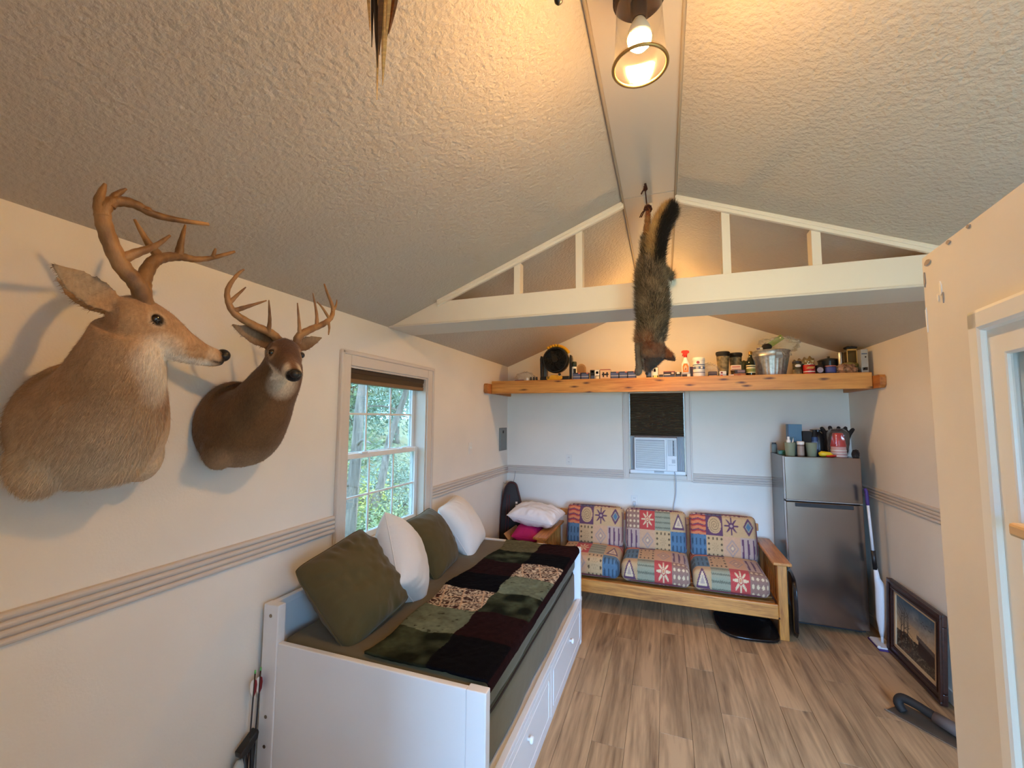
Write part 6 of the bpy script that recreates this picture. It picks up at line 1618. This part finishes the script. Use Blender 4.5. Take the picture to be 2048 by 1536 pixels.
# --- grey fox hanging by a hind foot from the ridge
fbase = (-.075, 2.335, 2.30)
fo = thing('fox_mount', 'full grey fox hanging upside down by one hind foot', 'fox mount', fbase)
FB = Vector(fbase)
def F(x, y, z): return tuple(Vector((x, y, z))-FB)
m = MB()
bc = [(-.045, 2.335, 2.70), (-.050, 2.335, 2.64), (-.055, 2.335, 2.56), (-.050, 2.335, 2.48), (-.048, 2.335, 2.40), (-.050, 2.335, 2.33), (-.056, 2.335, 2.26), (-.060, 2.33, 2.20), (-.055, 2.32, 2.165)]
cc = crom(bc, 4); m.ell_loft([F(*c) for c in cc], interp_list([.035, .062, .072, .078, .080, .076, .070, .064, .050], len(cc)), interp_list([.035, .055, .062, .066, .068, .066, .062, .058, .048], len(cc)), 28, (0, 1, 0))
# head hangs down, crown to the room, snout pointing to the floor and slightly left
hc = [(-.050, 2.315, 2.195), (-.047, 2.300, 2.155), (-.052, 2.295, 2.120), (-.062, 2.30, 2.088), (-.074, 2.305, 2.062), (-.080, 2.305, 2.040)]
m.ell_loft([F(*c) for c in crom(hc, 4)], interp_list([.045, .062, .058, .036, .022, .012], 21), interp_list([.042, .052, .050, .034, .022, .013], 21), 24, (0, 1, 0))
# ears
for (b0, t0) in (((-.005, 2.30, 2.145), (.060, 2.275, 2.092)), ((-.085, 2.315, 2.150), (-.125, 2.345, 2.10))):
    m.ell_loft([F(*Vector(b0).lerp(Vector(t0), k)) for k in (0, .3, .6, .85, 1)], [.012, .012, .010, .007, .003], [.030, .029, .023, .013, .004], 14, (0, .25, 1))
# front legs hang past the head, hind legs go up to the rope
m.ell_loft([F(*c) for c in crom([(-.105, 2.33, 2.27), (-.118, 2.325, 2.20), (-.122, 2.32, 2.13), (-.120, 2.315, 2.075), (-.124, 2.305, 2.045), (-.128, 2.290, 2.030)], 4)], interp_list([.024, .022, .017, .016, .020, .012], 21), interp_list([.024, .022, .017, .016, .019, .011], 21), 14, (0, 1, 0))
m.ell_loft([F(*c) for c in crom([(-.065, 2.37, 2.25), (-.085, 2.385, 2.18), (-.092, 2.39, 2.11), (-.095, 2.385, 2.06)], 4)], interp_list([.022, .019, .015, .014], 13), interp_list([.022, .019, .015, .014], 13), 14, (0, 1, 0))
m.ell_loft([F(*c) for c in crom([(-.055, 2.34, 2.62), (-.066, 2.34, 2.72), (-.068, 2.34, 2.82), (-.062, 2.335, 2.90), (-.064, 2.335, 2.955)], 4)], interp_list([.050, .032, .018, .013, .011], 17), interp_list([.045, .030, .018, .013, .011], 17), 14, (0, 1, 0))
m.ell_loft([F(*c) for c in crom([(-.035, 2.38, 2.62), (.005, 2.41, 2.60), (.045, 2.44, 2.585), (.052, 2.45, 2.56)], 4)], interp_list([.045, .026, .016, .012], 13), interp_list([.04, .026, .016, .012], 13), 14, (0, 1, 0))
fme = fuse(m, .006, 4)
FG, FT_, FK, FR, FW = [np.array(S(*c)) for c in ((92, 80, 64), (158, 136, 104), (20, 16, 14), (138, 78, 36), (206, 196, 176))]
def fcol(P0):
    P = P0+np.array(fbase); n = vnoise(P*90, 91); n1 = vnoise(P*22, 92)
    c = mixc(np.tile(FG, (len(P), 1)), FK, (n-.35)*2.2); c = mixc(c, FT_, np.clip((n1-.55)*3, 0, 1)*.6)
    # dark saddle stripe down the back
    c = mixc(c, FK*1.4, np.clip((.03-np.abs(P[:, 0]+.045))/.03, 0, 1)*np.clip((2.345-P[:, 1])/.03, 0, 1)*.45)
    # rusty neck, ears and cheeks
    nk = np.clip(1-np.abs(P[:, 2]-2.215)/.055, 0, 1)*np.clip((-P[:, 0]-.035)/.03, 0, 1); c = mixc(c, FR, nk*.8)
    er = np.clip((P[:, 0]-.0)/.02, 0, 1)*(P[:, 2] < 2.16); c = mixc(c, FR*.55, er)
    hd_ = (P[:, 2] < 2.18) & (P[:, 0] > -.108); c = mixc(c, FR*.7, np.where(hd_, .45, 0))
    sn = (P[:, 2] < 2.11) & (P[:, 0] > -.105); c = mixc(c, FK*2.2, np.where(sn, np.clip((P[:, 0]+.085)/.02, 0, 1)*.7, 0)); c = mixc(c, FW, np.where(sn, np.clip((-.088-P[:, 0])/.01, 0, 1), 0))
    lg = (P[:, 0] < -.098) & (P[:, 2] < 2.20); c = mixc(c, np.array(S(96, 84, 68)), np.where(lg, .8, 0))
    hl_ = (P[:, 2] > 2.78); c = mixc(c, np.array(S(150, 104, 60)), np.where(hl_, .8, 0)); c = mixc(c, np.array(S(120, 48, 24)), np.where(P[:, 2] > 2.89, .7, 0))
    return c
ob_ = link('body', fme, M_coat, fo, True); vcol(ob_, fcol(coords(fme)))
def fflow(p): return np.tile(np.array((0, 0, 1.0)), (len(p), 1))
def flen(p):
    z = p[:, 2]+fbase[2]; x = p[:, 0]+fbase[0]
    L_ = np.where(z > 2.20, .030, .014); L_ = np.where((x < -.098) & (z < 2.2), .008, L_); L_ = np.where(z > 2.78, .010, L_); return L_
fur('coat_hair', fme, fo, M_hair, 30000, flen, .0009, fflow, lambda p, r: np.where((r.random(len(p)) < .35)[:, None], FK*1.2, np.where((r.random(len(p)) < .4)[:, None], FT_*.9, fcol(p)))*r.uniform(.7, 1.3, (len(p), 1)) if False else mixc(fcol(p), np.where((r.random(len(p)) < .5)[:, None], FK, FT_), r.random(len(p))*.7*(p[:, 2]+fbase[2] > 2.19)), 5, lift=.45, jitter=.45)
# tail: brush
tm = MB(); tc_ = crom([(-.030, 2.325, 2.60), (-.022, 2.305, 2.68), (-.012, 2.295, 2.75), (.012, 2.29, 2.82), (.045, 2.285, 2.875), (.062, 2.283, 2.895)], 5)
tm.ell_loft([F(*c) for c in tc_], interp_list([.022, .030, .034, .036, .032, .012], len(tc_)), interp_list([.022, .030, .034, .036, .032, .012], len(tc_)), 18, (0, 1, 0))
tme = tm.mesh('tail')
def tcol(P0):
    P = P0+np.array(fbase); n = vnoise(P*60, 95)
    cx_ = np.interp(P[:, 2], [2.6, 2.75, 2.82, 2.9], [-.03, -.012, .012, .06])
    k = np.clip((P[:, 0]-cx_+.018)/.014, 0, 1); c = mixc(np.tile(np.array(S(150, 112, 66)), (len(P), 1)), np.array(S(206, 170, 110)), n); return mixc(c, FK*.7, k)
to = link('tail', tme, M_coat, fo, True); vcol(to, tcol(coords(tme)))
tdir = np.array((.25, -.05, 1.0)); tdir /= np.linalg.norm(tdir)
fur('tail_hair', tme, to, M_hair, 15000, lambda p: np.full(len(p), .042), .0010, lambda p: np.tile(tdir, (len(p), 1)), lambda p, r: tcol(p)*r.uniform(.7, 1.3, (len(p), 1)), 6, lift=.42, jitter=.35)
MB().sphere(F(-.081, 2.303, 2.034), .008, 12, 8).build('nose', M_nose, fo, True)
for e in ((-.030, 2.262, 2.108), (-.088, 2.268, 2.106)): MB().sphere(F(*e), .006, 10, 8).build('eye', M_eye, fo, True)
# rope: cord from the ridge with knots
rp = thing('hanging_rope', 'thin dark red rope knotted between the ridge board and the fox', 'rope', (-.072, 2.335, RZ))
M_rope = mat('maroon_rope', S(52, 22, 20), .85, bump=(300, .5, .002))
MB().tube([(0, 0, 0), (0, 0, -.05), (.004, 0, -.10), (.006, 0, -.125)], .0032, 8).build('cord', M_rope, rp, True)
def knot(c, r, k, seed):
    rr = random.Random(seed); q = [(c[0]+r*rr.uniform(-1, 1), c[1]+r*rr.uniform(-1, 1), c[2]+r*rr.uniform(-1, 1)) for _ in range(k)]
    return MB().tube(crom(q, 5), .0045, 8)
knot((0, 0, -.028), .010, 9, 1).build('knot', M_rope, rp, True); knot((.0, 0, -.012), .006, 6, 3).build('knot', M_rope, rp, True)
knot((.010, -.002, -.138), .019, 16, 2).build('knot', M_rope, rp, True)
for x in (-.010, -.002): MB().tube([(x*.5, -.006, -.15), (x-.010, -.008, -.165), (x-.022, -.008, -.19)], .003, 6).build('loose_end', M_rope, rp, True)
MB().tube([(-.004, -.002, -.03), (-.016, -.004, -.045), (-.022, -.004, -.058)], .004, 6).build('loose_end', M_rope, rp, True)
p = [(.010+.013*math.cos(2*PI*i/16), .013*math.sin(2*PI*i/16), -.135-.004*math.sin(2*PI*i/8)) for i in range(17)]
MB().tube(p, .0045, 8, False).build('foot_loop', M_rope, rp, True)
MB().tube([(0, 0, .0), (0, 0, -.008)], .006, 10).build('eye_screw', M_bronze, rp, True)

# --- pheasant hanging near the camera: only the tail shows in the picture
bd = thing('pheasant_mount', 'tan pheasant mount with long pointed tail feathers hanging from the ceiling', 'bird mount', (-.52, .65, 2.95))
M_feath = [mat('feather_tan', S(196, 156, 96), .6, var=(30, .25), stretch=(1, 1, 6)), mat('feather_brown', S(92, 58, 32), .6, var=(30, .35), stretch=(1, 1, 6)), mat('feather_dark', S(30, 18, 12), .6)]
def feather(x0, y0, z0, x1, y1, z1, w, k, tw):
    a = Vector((x0, y0, z0)); b_ = Vector((x1, y1, z1)); d = b_-a; lat = Vector((math.cos(tw), math.sin(tw), 0)); nr = d.cross(lat).normalized(); n = 10; secs = []
    for i in range(n):
        t = i/(n-1); p = a+d*t; ww = w*(1-t**2.2)+.0006
        secs.append([tuple(p+lat*ww-nr*.25*ww), tuple(p+nr*.0012), tuple(p-lat*ww-nr*.25*ww), tuple(p-nr*.0012-nr*.05*ww)])
    m = MB().loft(secs); return m.build('tail_feather', M_feath[k], bd, 'auto')
feather(-0.009, 0.005, -0.287, -0.002, 0.005, -0.525, 0.0038, 0, 0.1)
feather(0.017, -0.005, -0.314, 0.018, -0.005, -0.508, 0.0069, 0, 0.2)
feather(-0.028, 0.010, -0.275, -0.023, 0.010, -0.403, 0.0040, 2, -0.2)
feather(-0.013, 0.002, -0.296, -0.001, 0.002, -0.460, 0.0043, 2, 0.3)
feather(0.024, 0.010, -0.301, 0.002, 0.010, -0.430, 0.0062, 1, 0.3)
feather(-0.043, 0.015, -0.265, -0.033, 0.015, -0.359, 0.0036, 0, 0)
feather(0.037, 0.005, -0.304, 0.021, 0.005, -0.393, 0.0050, 1, 0.4)
feather(0.029, -0.010, -0.316, 0.027, -0.010, -0.423, 0.0067, 0, -0.2)
feather(0.008, -0.008, -0.307, 0.010, -0.008, -0.445, 0.0062, 1, 0)

cb_ = crom([(0, 0, -.30), (.0, .01, -.25), (.0, .02, -.18), (0, .015, -.10), (0, -.01, -.04), (0, -.03, -.018)], 4)
MB().ell_loft(cb_, interp_list([.018, .042, .062, .050, .024, .016], len(cb_)), interp_list([.018, .04, .058, .048, .024, .016], len(cb_)), 20, (0, 1, 0)).build('body', M_feath[1], bd, True)
MB().tube([(0, 0, -.06), (0, 0, .0)], .002, 6).build('hanging_wire', STEEL, bd, True)
bx(-.012, .012, -.012, .012, -.004, roof_z(-.52)-2.95+.012).build('ceiling_hook', M_bronze, bd, bevel=.003)

bpy.context.view_layer.update()
